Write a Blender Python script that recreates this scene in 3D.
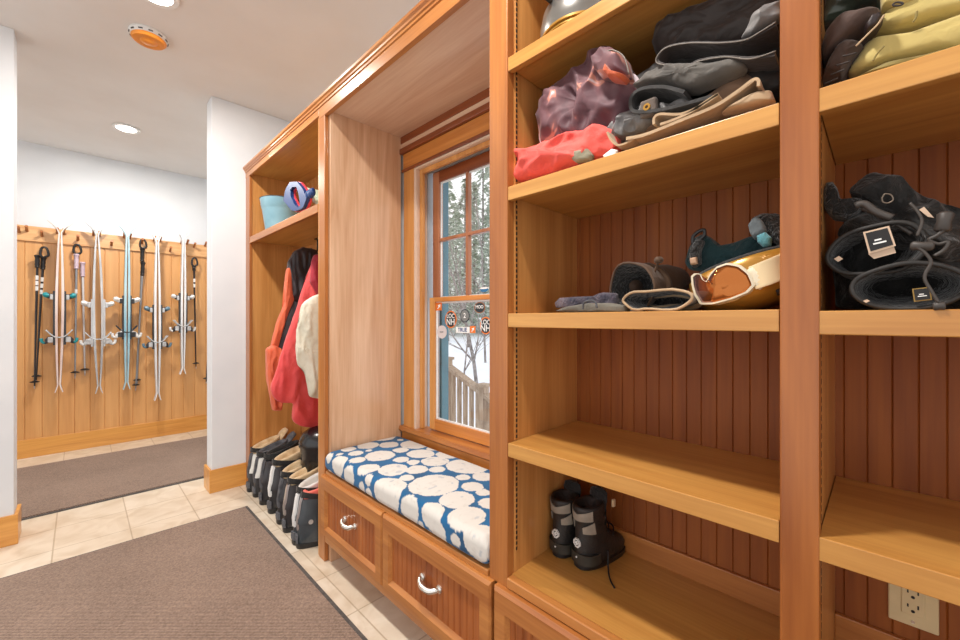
import bpy, bmesh, math, random
from mathutils import Vector, Matrix, noise, Euler
C = bpy.context
for o in list(bpy.data.objects): bpy.data.objects.remove(o)
random.seed(7)
U = 0.85                     # one layout unit in metres
H = 1.396                    # eye height, layout units
COL = C.scene.collection

# ------------------------------------------------------------------ camera, world, light, exposure
cam = bpy.data.objects.new('camera', bpy.data.cameras.new('camera')); COL.objects.link(cam)
cam.data.sensor_width = 36; cam.data.lens = 36*400/960; cam.data.clip_start = .01; cam.data.clip_end = 200
cam.location = (0, 0, H*U); cam.rotation_euler = (math.pi/2, 0, -math.pi/4)
C.scene.camera = cam
W = bpy.data.worlds.new('world'); C.scene.world = W; W.use_nodes = True
nt = W.node_tree; bg = nt.nodes['Background']
tc = nt.nodes.new('ShaderNodeTexCoord'); sp = nt.nodes.new('ShaderNodeSeparateXYZ'); rp = nt.nodes.new('ShaderNodeValToRGB')
nt.links.new(tc.outputs['Generated'], sp.inputs[0]); nt.links.new(sp.outputs['Z'], rp.inputs['Fac']); nt.links.new(rp.outputs['Color'], bg.inputs['Color'])
rp.color_ramp.elements[0].color = (.84, .82, .80, 1); rp.color_ramp.elements[1].color = (.86, .90, .96, 1)
bg.inputs['Strength'].default_value = 1.15
def ceiling_lamp(x, y, e, size=.16, col=(1, .955, .90)):
    l = bpy.data.lights.new('downlight', 'AREA'); l.shape = 'DISK'; l.size = size*U; l.energy = e; l.color = col
    o = bpy.data.objects.new('downlight', l); COL.objects.link(o); o.location = (x*U, y*U, 3.185*U)
LAMPS = [(.3, .65), (.3, 2.84), (.31, 5.03), (.3, -1.55)]
for (x, y), e in zip(LAMPS, (22, 20, 20, 4)): ceiling_lamp(x, y, e)
vs = C.scene.view_settings
vs.view_transform = 'Standard'; vs.look = 'None'; vs.gamma = 1; vs.use_curve_mapping = False; vs.exposure = 0.42

# ------------------------------------------------------------------ picture geometry: a pixel seen on a plane X=, Y= or Z=
def PX(px, py, X):
    u = (px-480)/400; Y = X*(1-u)/(1+u); D = (X+Y)/math.sqrt(2); return Vector((X, Y, H+(320-py)/400*D))
def PY(px, py, Y):
    u = (px-480)/400; X = Y*(1+u)/(1-u); D = (X+Y)/math.sqrt(2); return Vector((X, Y, H+(320-py)/400*D))
def PZ(px, py, Z):
    D = 400*(H-Z)/(py-320); S = D*math.sqrt(2); d = (px-480)/400*S; return Vector(((S+d)/2, (S-d)/2, Z))

# ------------------------------------------------------------------ materials
MATS = {}
def nmat(name):
    m = bpy.data.materials.new(name); m.use_nodes = True; MATS[name] = m
    return m, m.node_tree, m.node_tree.nodes['Principled BSDF']
def lin(r, g, b):
    f = lambda c: (c/255/12.92) if c/255 <= .04045 else ((c/255+.055)/1.055)**2.4
    return (f(r), f(g), f(b), 1)
def setp(b, rough=.5, metal=0, coat=0, sheen=0, spec=.5):
    b.inputs['Roughness'].default_value = rough; b.inputs['Metallic'].default_value = metal
    b.inputs['Coat Weight'].default_value = coat; b.inputs['Coat Roughness'].default_value = .15
    b.inputs['Sheen Weight'].default_value = sheen; b.inputs['Specular IOR Level'].default_value = spec
def noisy(name, c1, c2, scale=8, rough=.5, metal=0, coat=0, sheen=0, bump=0, bscale=None, det=4, stretch=(1, 1, 1), lo=.35, hi=.65, spec=.5):
    m, t, b = nmat(name); N = t.nodes; L = t.links
    tc = N.new('ShaderNodeTexCoord'); mp = N.new('ShaderNodeMapping'); mp.inputs['Scale'].default_value = stretch
    n = N.new('ShaderNodeTexNoise'); n.inputs['Scale'].default_value = scale; n.inputs['Detail'].default_value = det
    r = N.new('ShaderNodeValToRGB'); r.color_ramp.elements[0].color = c1; r.color_ramp.elements[1].color = c2
    r.color_ramp.elements[0].position = lo; r.color_ramp.elements[1].position = hi
    L.new(tc.outputs['Object'], mp.inputs[0]); L.new(mp.outputs[0], n.inputs['Vector']); L.new(n.outputs['Fac'], r.inputs[0]); L.new(r.outputs[0], b.inputs['Base Color'])
    setp(b, rough, metal, coat, sheen, spec)
    if bump:
        n2 = N.new('ShaderNodeTexNoise'); n2.inputs['Scale'].default_value = bscale or scale*3; n2.inputs['Detail'].default_value = 3
        L.new(mp.outputs[0], n2.inputs['Vector'])
        bp = N.new('ShaderNodeBump'); bp.inputs['Strength'].default_value = bump; bp.inputs['Distance'].default_value = .012; n2.inputs['Distortion'].default_value = .8
        L.new(n2.outputs['Fac'], bp.inputs['Height']); L.new(bp.outputs[0], b.inputs['Normal'])
    return m
def wood(name, dark, light, axis='Z', rough=.33, coat=.25, freq=1.0, contrast=1.0):
    m, t, b = nmat(name); N = t.nodes; L = t.links
    tc = N.new('ShaderNodeTexCoord'); oi = N.new('ShaderNodeObjectInfo')
    mu = N.new('ShaderNodeVectorMath'); mu.operation = 'MULTIPLY'; mu.inputs[1].default_value = (31, 17, 23)
    ad = N.new('ShaderNodeVectorMath'); ad.operation = 'ADD'
    cb = N.new('ShaderNodeCombineXYZ')
    for k in range(3): L.new(oi.outputs['Random'], cb.inputs[k])
    L.new(cb.outputs[0], mu.inputs[0])
    mp = N.new('ShaderNodeMapping'); s = [7*freq]*3; s['XYZ'.index(axis)] = .55*freq; mp.inputs['Scale'].default_value = s
    L.new(tc.outputs['Object'], mp.inputs[0]); L.new(mp.outputs[0], ad.inputs[0]); L.new(mu.outputs[0], ad.inputs[1])
    n1 = N.new('ShaderNodeTexNoise'); n1.inputs['Scale'].default_value = 1.3; n1.inputs['Detail'].default_value = 5; n1.inputs['Distortion'].default_value = 1.6
    L.new(ad.outputs[0], n1.inputs['Vector'])
    mp2 = N.new('ShaderNodeMapping'); s = [60]*3; s['XYZ'.index(axis)] = 2.0; mp2.inputs['Scale'].default_value = s
    L.new(tc.outputs['Object'], mp2.inputs[0])
    n2 = N.new('ShaderNodeTexNoise'); n2.inputs['Scale'].default_value = 2; n2.inputs['Detail'].default_value = 3; L.new(mp2.outputs[0], n2.inputs['Vector'])
    mx = N.new('ShaderNodeMix'); mx.inputs[0].default_value = .3; L.new(n1.outputs['Fac'], mx.inputs[2]); L.new(n2.outputs['Fac'], mx.inputs[3])
    r = N.new('ShaderNodeValToRGB'); e = r.color_ramp.elements; e[0].color = dark; e[1].color = light
    e[0].position = .5-.17/contrast; e[1].position = .5+.17/contrast
    L.new(mx.outputs[0], r.inputs[0]); L.new(r.outputs[0], b.inputs['Base Color'])
    setp(b, rough, 0, coat)
    bp = N.new('ShaderNodeBump'); bp.inputs['Strength'].default_value = .05; bp.inputs['Distance'].default_value = .002
    L.new(n2.outputs['Fac'], bp.inputs['Height']); L.new(bp.outputs[0], b.inputs['Normal'])
    return m
def flat(name, rgb, rough=.5, metal=0, coat=0, sheen=0, emit=0, spec=.5):
    return _flat(name, lin(*rgb), rough, metal, coat, sheen, emit, spec)
def _flat(name, c, rough, metal, coat, sheen, emit, spec):
    m, t, b = nmat(name); N = t.nodes; L = t.links
    n = N.new('ShaderNodeTexNoise'); n.inputs['Scale'].default_value = 30; tc = N.new('ShaderNodeTexCoord'); L.new(tc.outputs['Object'], n.inputs['Vector'])
    r = N.new('ShaderNodeValToRGB'); r.color_ramp.elements[0].color = tuple(v*.9 for v in c[:3])+(1,); r.color_ramp.elements[1].color = tuple(min(1, v*1.08) for v in c[:3])+(1,)
    L.new(n.outputs['Fac'], r.inputs[0]); L.new(r.outputs[0], b.inputs['Base Color']); setp(b, rough, metal, coat, sheen, spec)
    if emit:
        b.inputs['Emission Color'].default_value = c; b.inputs['Emission Strength'].default_value = emit
    return m

def sw(r1, r2): return (lin(*r1), lin(*r2))
FR_Z = wood('cherry_frame_vertical', *sw((152, 88, 42), (190, 122, 62)), 'Z')
FR_Y = wood('cherry_frame_lengthwise', *sw((162, 96, 46), (202, 136, 72)), 'Y')
FR_C = wood('cherry_centre_stile', *sw((138, 74, 28), (172, 102, 44)), 'Z')
SH_Y = wood('maple_shelf', *sw((178, 120, 56), (212, 157, 83)), 'Y')
SH_Z = wood('maple_side_panel', *sw((184, 122, 62), (216, 156, 90)), 'Z')
NI_Z = wood('maple_niche_panel_glare', *sw((200, 154, 116), (230, 192, 158)), 'Z', freq=1.4, rough=.25)  # maple made paler and pinker: window glare on the panels painted into the colour
NI_Y = wood('maple_niche_soffit_glare', *sw((212, 170, 138), (236, 206, 178)), 'Y')  # soffit whitened further, the same window glare put into its base colour
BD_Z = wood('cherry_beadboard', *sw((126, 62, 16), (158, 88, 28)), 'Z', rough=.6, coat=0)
WN_Z = wood('window_fir_vertical', *sw((192, 126, 62), (226, 164, 94)), 'Z')
WN_Y = wood('window_fir_lengthwise', *sw((180, 104, 42), (218, 146, 72)), 'Y')
DK_Y = wood('dark_moulding', *sw((112, 52, 26), (146, 76, 38)), 'Y')
SK_Z = wood('maple_wall_boards', *sw((202, 142, 82), (232, 178, 116)), 'Z', freq=.8, contrast=.6)
SK_X = wood('maple_peg_rail', *sw((206, 148, 92), (238, 190, 134)), 'X')
BS_X = wood('maple_baseboard', *sw((200, 132, 58), (232, 172, 92)), 'X')
WALL = noisy('white_wall_paint', lin(222, 226, 230), lin(229, 232, 235), 3, .75, bump=.03, bscale=180)
CEIL = noisy('ceiling_paint', lin(222, 218, 214), lin(228, 225, 222), 2, .85)
SNOW = noisy('snow', lin(236, 240, 248), lin(250, 251, 255), 1, .8, bump=.4, bscale=2)
BARK = noisy('bark', lin(112, 104, 100), lin(168, 160, 156), 14, .9)
PINE = noisy('pine_needles', lin(150, 164, 142), lin(222, 228, 218), 3, .9)
GREYWOOD = noisy('weathered_wood', lin(150, 126, 104), lin(186, 164, 142), 12, .8, stretch=(4, 4, .5))
BLACK = flat('black_plastic', (28, 28, 30), .4)
BLKSHELL = noisy('black_boot_shell', lin(34, 34, 37), lin(58, 58, 62), 7, .32, coat=.3)
GRYSHELL = noisy('dark_grey_boot_shell', lin(50, 58, 64), lin(76, 84, 90), 7, .3, coat=.3)
WHTSHELL = noisy('white_boot_shell', lin(200, 198, 192), lin(228, 226, 220), 7, .35)
SILVER = flat('silver_metal', (200, 200, 204), .28, .9)
NICKEL = flat('satin_nickel', (222, 218, 210), .25, .95)
TAN = noisy('tan_liner', lin(196, 164, 122), lin(224, 198, 158), 20, .9, sheen=.4, bump=.2)
CORAL = noisy('coral_liner', lin(222, 92, 78), lin(240, 130, 112), 20, .9, sheen=.3)
WHITE = flat('white_plastic', (232, 232, 230), .4)
GREYL = noisy('grey_liner', lin(70, 70, 74), lin(104, 104, 108), 20, .9)
DARKROD = flat('dark_bronze', (52, 42, 36), .4, .6)
BLKFAB = noisy('black_fabric', lin(14, 13, 13), lin(30, 27, 25), 30, .75, sheen=.2, bump=.5, bscale=70)
BLKFLEECE = noisy('black_fleece', lin(8, 7, 7), lin(34, 31, 29), 55, .95, sheen=.3, bump=1, bscale=90)

def rug_mat():
    m, t, b = nmat('brown_ribbed_rug'); N = t.nodes; L = t.links
    tc = N.new('ShaderNodeTexCoord')
    n = N.new('ShaderNodeTexNoise'); n.inputs['Scale'].default_value = 130; n.inputs['Detail'].default_value = 2
    n2 = N.new('ShaderNodeTexNoise'); n2.inputs['Scale'].default_value = 2.0; n2.inputs['Detail'].default_value = 3
    w = N.new('ShaderNodeTexWave'); w.inputs['Scale'].default_value = 60; w.bands_direction = 'DIAGONAL'; w.inputs['Distortion'].default_value = 1.5; w.inputs['Detail'].default_value = 2; w.inputs['Detail Scale'].default_value = 4
    for k in (n, n2, w): L.new(tc.outputs['Object'], k.inputs['Vector'])
    mx = N.new('ShaderNodeMix'); mx.inputs[0].default_value = .4; L.new(n.outputs['Fac'], mx.inputs[2]); L.new(w.outputs['Fac'], mx.inputs[3])
    mx2 = N.new('ShaderNodeMix'); mx2.inputs[0].default_value = .25; L.new(mx.outputs[0], mx2.inputs[2]); L.new(n2.outputs['Fac'], mx2.inputs[3])
    r = N.new('ShaderNodeValToRGB'); e = r.color_ramp.elements; e[0].color = lin(84, 66, 54); e[1].color = lin(178, 152, 134); e[0].position = .25; e[1].position = .75
    L.new(mx2.outputs[0], r.inputs[0]); L.new(r.outputs[0], b.inputs['Base Color']); setp(b, .95, 0, 0, .2, .1)
    bp = N.new('ShaderNodeBump'); bp.inputs['Strength'].default_value = .7; bp.inputs['Distance'].default_value = .004; L.new(mx.outputs[0], bp.inputs['Height']); L.new(bp.outputs[0], b.inputs['Normal'])
    return m
RUG = rug_mat()
RUGEDGE = noisy('rug_rubber_edge', lin(74, 70, 68), lin(98, 92, 88), 40, .8)
def tile_mat():
    m, t, b = nmat('beige_stone_tile'); N = t.nodes; L = t.links
    tc = N.new('ShaderNodeTexCoord'); mp = N.new('ShaderNodeMapping'); mp.inputs['Location'].default_value = (.116*U+3.54*U, -3.546*U+.354*U*20, 0)
    L.new(tc.outputs['Object'], mp.inputs[0])
    br = N.new('ShaderNodeTexBrick'); br.offset = 0; br.inputs['Scale'].default_value = 1; br.inputs['Brick Width'].default_value = .354*U; br.inputs['Row Height'].default_value = .354*U
    br.inputs['Mortar Size'].default_value = .0035; br.inputs['Mortar Smooth'].default_value = .3
    br.inputs['Color1'].default_value = lin(232, 220, 202); br.inputs['Color2'].default_value = lin(222, 206, 184); br.inputs['Mortar'].default_value = lin(196, 178, 154)
    L.new(mp.outputs[0], br.inputs['Vector'])
    n = N.new('ShaderNodeTexNoise'); n.inputs['Scale'].default_value = 7; n.inputs['Detail'].default_value = 6; n.inputs['Distortion'].default_value = 1; L.new(tc.outputs['Object'], n.inputs['Vector'])
    r = N.new('ShaderNodeValToRGB'); r.color_ramp.elements[0].color = (.84, .79, .73, 1); r.color_ramp.elements[1].color = (1, 1, 1, 1); r.color_ramp.elements[0].position = .35; r.color_ramp.elements[1].position = .62
    L.new(n.outputs['Fac'], r.inputs[0])
    mx = N.new('ShaderNodeMix'); mx.data_type = 'RGBA'; mx.blend_type = 'MULTIPLY'; mx.inputs[0].default_value = 1
    L.new(br.outputs['Color'], mx.inputs[6]); L.new(r.outputs[0], mx.inputs[7]); L.new(mx.outputs[2], b.inputs['Base Color']); setp(b, .38, 0, .1)
    bp = N.new('ShaderNodeBump'); bp.inputs['Strength'].default_value = .35; bp.inputs['Distance'].default_value = .002; bp.invert = True; L.new(br.outputs['Fac'], bp.inputs['Height']); L.new(bp.outputs[0], b.inputs['Normal'])
    return m
TILE = tile_mat()
def glass_mat():
    m, t, b = nmat('window_glass'); N = t.nodes; L = t.links
    tr = N.new('ShaderNodeBsdfTransparent'); gl = N.new('ShaderNodeBsdfGlossy'); gl.inputs['Roughness'].default_value = .02
    fr = N.new('ShaderNodeLayerWeight'); pw = N.new('ShaderNodeMath'); pw.operation = 'POWER'; pw.inputs[1].default_value = 5
    ma = N.new('ShaderNodeMath'); ma.operation = 'MULTIPLY_ADD'; ma.inputs[1].default_value = .9; ma.inputs[2].default_value = .03
    L.new(fr.outputs['Facing'], pw.inputs[0]); L.new(pw.outputs[0], ma.inputs[0]); mx = N.new('ShaderNodeMixShader')
    L.new(ma.outputs[0], mx.inputs[0]); L.new(tr.outputs[0], mx.inputs[1]); L.new(gl.outputs[0], mx.inputs[2]); L.new(mx.outputs[0], N['Material Output'].inputs['Surface'])
    return m
GLASS = glass_mat()

# ------------------------------------------------------------------ building helpers
def NB(): return bmesh.new()
def box(bm, x0, x1, y0, y1, z0, z1):
    v = [bm.verts.new((x, y, z)) for x in sorted((x0, x1)) for y in sorted((y0, y1)) for z in sorted((z0, z1))]
    for f in ((0, 1, 3, 2), (4, 6, 7, 5), (0, 4, 5, 1), (2, 3, 7, 6), (0, 2, 6, 4), (1, 5, 7, 3)): bm.faces.new([v[i] for i in f])
    return bm
def ring(c, a, b, n=20, p=2.0, ph=0):
    c, a, b = Vector(c), Vector(a), Vector(b); out = []
    for i in range(n):
        t = 2*math.pi*i/n+ph; cs, sn = math.cos(t), math.sin(t)
        out.append(c + a*(abs(cs)**(2/p)*(1 if cs >= 0 else -1)) + b*(abs(sn)**(2/p)*(1 if sn >= 0 else -1)))
    return out
def loft(bm, rings, cap0=True, cap1=True, close=True):
    R = [[bm.verts.new(p) for p in r] for r in rings]; n = len(R[0])
    for a, b in zip(R, R[1:]):
        for i in range(n if close else n-1):
            j = (i+1) % n; bm.faces.new((a[i], a[j], b[j], b[i]))
    if cap0: bm.faces.new(R[0][::-1])
    if cap1: bm.faces.new(R[-1])
    return bm
def tube(bm, pts, r, n=10, flatn=None, fl=1.0):
    pts = [Vector(p) for p in pts]; rs = r if isinstance(r, (list, tuple)) else [r]*len(pts)
    rings = []; prev = None
    for i, p in enumerate(pts):
        t = (pts[min(i+1, len(pts)-1)]-pts[max(i-1, 0)]).normalized()
        ref = Vector(flatn) if flatn else (prev if prev is not None else (Vector((0, 0, 1)) if abs(t.z) < .9 else Vector((1, 0, 0))))
        a = (ref - t*ref.dot(t)).normalized(); b = t.cross(a); prev = a
        rings.append(ring(p, a*rs[i]*fl, b*rs[i], n))
    return loft(bm, rings)
def smooth_path(pts, k=6):
    pts = [Vector(p) for p in pts]; out = []
    for i in range(len(pts)-1):
        p0, p1, p2, p3 = pts[max(i-1, 0)], pts[i], pts[i+1], pts[min(i+2, len(pts)-1)]
        for s in range(k):
            t = s/k; out.append(.5*((2*p1)+(p2-p0)*t+(2*p0-5*p1+4*p2-p3)*t*t+(3*p1-p0-3*p2+p3)*t**3))
    out.append(pts[-1]); return out
def prism_y(bm, prof, y0, y1):      # profile in (x, z)
    return loft(bm, [[Vector((x, y0, z)) for x, z in prof], [Vector((x, y1, z)) for x, z in prof]])
def lathe(bm, prof, c=(0, 0, 0), n=28, cap=True):   # prof (r, z)
    return loft(bm, [ring((c[0], c[1], c[2]+z), (max(r, 1e-4), 0, 0), (0, max(r, 1e-4), 0), n) for r, z in prof], cap, cap)
def xf(bm, M):
    bmesh.ops.transform(bm, matrix=M, verts=bm.verts); return bm
def frame_m(o, ex, ey, ez):
    return Matrix(((ex[0], ey[0], ez[0], o[0]), (ex[1], ey[1], ez[1], o[1]), (ex[2], ey[2], ez[2], o[2]), (0, 0, 0, 1)))

def root_of(o):
    while o.parent: o = o.parent
    return o
def obj(name, bm, mat, parent=None, local=False, smooth=False, bevel=0, subd=0, base=None, angle=35):
    """mesh verts in layout units; scaled to metres; world verts are made relative to the parent's place"""
    bmesh.ops.recalc_face_normals(bm, faces=bm.faces)
    off = Vector((0, 0, 0)); loc = Vector((0, 0, 0))
    if not local:
        if parent is not None: off = Vector(parent['_w'])
        else:
            xs = [v.co for v in bm.verts]
            off = Vector(base) if base is not None else Vector(((min(v.x for v in xs)+max(v.x for v in xs))/2, (min(v.y for v in xs)+max(v.y for v in xs))/2, min(v.z for v in xs)))
            loc = off.copy()
    for v in bm.verts: v.co = (v.co-off)*U
    me = bpy.data.meshes.new(name); bm.to_mesh(me); bm.free()
    if mat: me.materials.append(mat)
    if smooth:
        for p in me.polygons: p.use_smooth = True
        if smooth != 'all':
            me.update()
            try: me.set_sharp_from_angle(angle=math.radians(angle))
            except Exception: pass
    o = bpy.data.objects.new(name, me); COL.objects.link(o)
    o['_w'] = list(off) if not local else [0, 0, 0]
    if parent is not None: o.parent = parent
    else: o.location = loc*U
    if bevel:
        m = o.modifiers.new('bevel', 'BEVEL'); m.width = bevel*U; m.segments = 2; m.limit_method = 'ANGLE'; m.angle_limit = math.radians(40)
    if subd:
        m = o.modifiers.new('sub', 'SUBSURF'); m.levels = subd; m.render_levels = subd
    return o
def tag(o, label=None, cat=None, group=None, kind=None):
    if label: o['label'] = label
    if cat: o['category'] = cat
    if group: o['group'] = group
    if kind: o['kind'] = kind
    return o
def thing(name, label, cat, loc=(0, 0, 0), rot=(0, 0, 0), group=None):
    o = bpy.data.objects.new(name, None); COL.objects.link(o); o.empty_display_size = .05
    o.location = Vector(loc)*U; o.rotation_euler = rot; o['_w'] = list(loc)
    return tag(o, label, cat, group)
def struct(name, bm, mat, label=None, **k):
    o = obj(name, bm, mat, **k)
    if not o.parent: o['kind'] = 'structure'; o['label'] = label or name.replace('_', ' '); o['category'] = name.split('_')[0]
    return o
def children_of(o): return [c for c in bpy.data.objects if c.parent == o]
def copy_tree(o, parent=None):
    c = o.copy(); COL.objects.link(c)
    if parent: c.parent = parent
    for ch in children_of(o): copy_tree(ch, c)
    return c
def fold_noise(p, seed, f=6.0, st=(1, 1, 1)):
    q = Vector((p.x*st[0]*f+seed*3.1, p.y*st[1]*f+seed*1.7, p.z*st[2]*f-seed*2.3))
    w = noise.noise_vector(q*.5)*.9
    return (1-abs(noise.noise(q+w)))*.65 + (1-abs(noise.noise(q*2.2+w)))*.35 - .72
def resample(pts, n):
    pts = [Vector(p) for p in pts]; L = [0]
    for i in range(len(pts)): L.append(L[-1]+(pts[(i+1) % len(pts)]-pts[i]).length)
    out = []; k = 0
    for i in range(n):
        s = L[-1]*i/n
        while L[k+1] < s: k += 1
        t = (s-L[k])/max(L[k+1]-L[k], 1e-9); out.append(pts[k].lerp(pts[(k+1) % len(pts)], t))
    return out
def pillow(outline, nrm, df, db, seed=1, fold=.02, f=7, st=(1, 1, 1), n=72, rings_=16, centre=None, power=.6, zmin=None, round_=1, boxy=.6):
    """a stuffed body whose widest section is the closed outline; it swells df towards nrm and db away from it"""
    P = resample(outline, n)
    for _ in range(round_): P = [(P[i-1]+P[i]*2+P[(i+1) % n])/4 for i in range(n)]
    c = Vector(centre) if centre else sum(P, Vector())/n
    nrm = Vector(nrm).normalized(); rings = []
    for k in range(-rings_, rings_+1):
        th = k/(rings_+.25)*math.pi/2; s = math.cos(th); h = abs(math.sin(th))**power*(1 if k >= 0 else -1)
        s = s**boxy
        rr = []
        for p in P:
            q = c+(p-c)*s + nrm*(h*(df if k >= 0 else db))
            if fold:
                d = fold_noise(q, seed, f, st)*fold
                q = q + nrm*d*(1 if k >= 0 else -1)*(.35+.65*(1-s*s*.5)) + (q-c).normalized()*d*.16
            if zmin is not None and q.z < zmin: q.z = zmin
            rr.append(q)
        rings.append(rr)
    bm = NB(); loft(bm, rings); return bm
def pxo(pts, X): return [PX(a, b, X) for a, b in pts]
def pyo(pts, Y): return [PY(a, b, Y) for a, b in pts]
def text_bm(s, size, depth=.001, M=None, align='CENTER'):
    cu = bpy.data.curves.new('lettering', 'FONT'); cu.body = s; cu.size = size; cu.extrude = depth/2; cu.align_x = align; cu.align_y = 'CENTER'; cu.offset = size*.012
    ob = bpy.data.objects.new('lettering', cu); COL.objects.link(ob); C.view_layer.update()
    dg = C.evaluated_depsgraph_get(); me = bpy.data.meshes.new_from_object(ob.evaluated_get(dg))
    bm = NB(); bm.from_mesh(me); bpy.data.objects.remove(ob); bpy.data.curves.remove(cu); bpy.data.meshes.remove(me)
    if M is not None: xf(bm, M)
    return bm
def disc_bm(c, ex, ey, rx, ry, ez, t=.002, n=32):
    c, ex, ey, ez = Vector(c), Vector(ex), Vector(ey), Vector(ez); bm = NB()
    return loft(bm, [ring(c, ex*rx, ey*ry, n), ring(c+ez*t, ex*rx, ey*ry, n)])

# ================================================================== THE SETTING
CEILZ = 3.21; XW = 1.53; YP = 3.82; YB = 6.14
struct('floor', box(NB(), -2.4, XW+.16, -3.0, 6.3, -.05, 0), TILE, 'beige stone tile floor', base=(0, 0, 0))
struct('ceiling', box(NB(), -2.4, XW+.16, -3.0, 6.3, CEILZ, CEILZ+.1), CEIL, 'off-white flat ceiling')
bm = NB()      # window wall with its opening
WY0, WY1, WZ0, WZ1 = 1.10, 2.104, .69, 2.376
box(bm, XW, XW+.16, -3.0, WY0, 0, CEILZ); box(bm, XW, XW+.16, WY1, YP+.17, 0, CEILZ)
box(bm, XW, XW+.16, WY0, WY1, 0, WZ0); box(bm, XW, XW+.16, WY0, WY1, WZ1, CEILZ)
struct('wall_right', bm, WALL, 'wall behind the built-in shelving that holds the window')
bm = NB(); box(bm, .752, XW, YP, YP+.17, 0, CEILZ)
struct('wall_partition', bm, WALL, 'white wall stub right of the opening to the ski room', bevel=.004)
bm = NB(); box(bm, -2.4, -.291, YP, YP+.17, 0, CEILZ)
struct('wall_left', bm, WALL, 'white wall stub left of the opening to the ski room', bevel=.004)
struct('wall_back', box(NB(), -2.4, XW+.16, YB, YB+.1, 0, CEILZ), WALL, 'white back wall of the ski room')
struct('wall_far_right', box(NB(), XW, XW+.16, YP+.17, YB, 0, CEILZ), WALL, 'far right wall of the ski room')
BH = .185
bm = NB(); box(bm, .734, 1.0, YP-.018, YP, 0, BH); box(bm, .734, .752, YP, YP+.188, 0, BH)
struct('baseboard_right', bm, BS_X, 'tall wooden baseboard on the right wall stub', bevel=.003)
bm = NB(); box(bm, -2.4, -.273, YP-.018, YP, 0, BH); box(bm, -.291, -.273, YP, YP+.188, 0, BH)
struct('baseboard_left', bm, BS_X, 'tall wooden baseboard on the left wall stub', bevel=.003)
struct('baseboard_back', box(NB(), -2.4, XW, YB-.045, YB, 0, BH), BS_X, 'tall wooden baseboard under the ski wall boards', bevel=.003)

def beadboard_bm(a0, a1, z0, z1, face, pitch, axis='Y', d=.006, th=.02, g=.004, double=True, sign=1):
    """vertical tongue-and-groove boards; face coordinate of the visible side, body goes behind (sign)"""
    prof = [(a0, face)]; a = a0+pitch
    while a < a1-.01:
        prof += [(a-g, face), (a, face+sign*d), (a+g, face)]
        if double: prof += [(a+2*g, face), (a+2.6*g, face+sign*d*.8), (a+3.4*g, face)]
        a += pitch
    prof += [(a1, face), (a1, face+sign*th), (a0, face+sign*th)]
    bm = NB()
    if axis == 'Y': r = lambda z: [Vector((f, a, z)) for a, f in prof]
    else: r = lambda z: [Vector((a, f, z)) for a, f in prof]
    return loft(bm, [r(z0), r(z1)])
struct('trim_1', beadboard_bm(-2.4, XW, BH, 2.2, YB-.03, .118, 'X', double=False, g=.003, th=.03), SK_Z, 'vertical maple boards covering the ski wall')
# outlet of the flat wall in the ski room is out of sight

# rugs
def rug(name, x0, x1, y0, y1, label):
    t = thing(name, label, 'rug', ((x0+x1)/2, (y0+y1)/2, 0))
    bm = NB(); box(bm, x0+.022, x1-.022, y0+.022, y1-.022, .0, .014); obj('pile', bm, RUG, t)
    bm = NB()
    for a in ((x0, x0+.022, y0, y1), (x1-.022, x1, y0, y1), (x0+.022, x1-.022, y0, y0+.022), (x0+.022, x1-.022, y1-.022, y1)): box(bm, *a, 0, .008)
    obj('rubber_edge', bm, RUGEDGE, t, bevel=.002)
rug('floor_mat', -1.5, .885, -1.2, 3.345, 'large brown ribbed floor mat in the hall, nearest the camera')
rug('floor_mat', -1.6, 1.45, 4.22, 5.70, 'brown floor mat in the ski room below the hanging skis')

# ceiling fixtures
for k, (x, y) in enumerate(LAMPS):
    t = thing('recessed_light', ['round recessed ceiling light above the window bench', 'round recessed ceiling light in the hall near the opening', 'glowing recessed ceiling light in the ski room ceiling', 'recessed ceiling light behind the camera'][k], 'ceiling light', (x, y, CEILZ-.012), group='recessed ceiling lights')
    bm = NB(); lathe(bm, [(.075, 0), (.1, -.002), (.105, .006), (.1, .0115), (.075, .0115), (.075, 0)], (x, y, CEILZ-.012), cap=False); obj('trim_ring', bm, WHITE, t, smooth=True)
    bm = NB(); lathe(bm, [(.001, .001), (.074, .001), (.074, .010), (.001, .010)], (x, y, CEILZ-.012)); obj('lamp', bm, MATS.get('lamp_glow') or flat('lamp_glow', (255, 248, 238), .5, emit=9), t)
x, y = .31, 3.29
t = thing('smoke_detector', 'round smoke detector with an orange cover on the ceiling', 'smoke detector', (x, y, CEILZ-.05))
bm = NB(); lathe(bm, [(.001, .05), (.098, .05), (.1, .042), (.092, .022), (.001, .02)], (x, y, CEILZ-.05)); obj('base', bm, WHITE, t, smooth=True)
bm = NB(); lathe(bm, [(.001, .024), (.088, .024), (.09, .016), (.08, .005), (.06, .001), (.045, .004), (.035, -.002), (.001, -.004)], (x, y, CEILZ-.05)); obj('cover', bm, flat('orange_cover', (232, 146, 52), .4), t, smooth=True)
bm = NB()
for k in range(12):
    a = 2*math.pi*k/12; m = NB(); box(m, -.004, .004, -.011, .011, -.003, .003); xf(m, Matrix.Translation((x+.0945*math.cos(a), y+.0945*math.sin(a), CEILZ-.02)) @ Matrix.Rotation(a, 4, 'Z'))
    obj('vent', m, GREYL, t)

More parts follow.
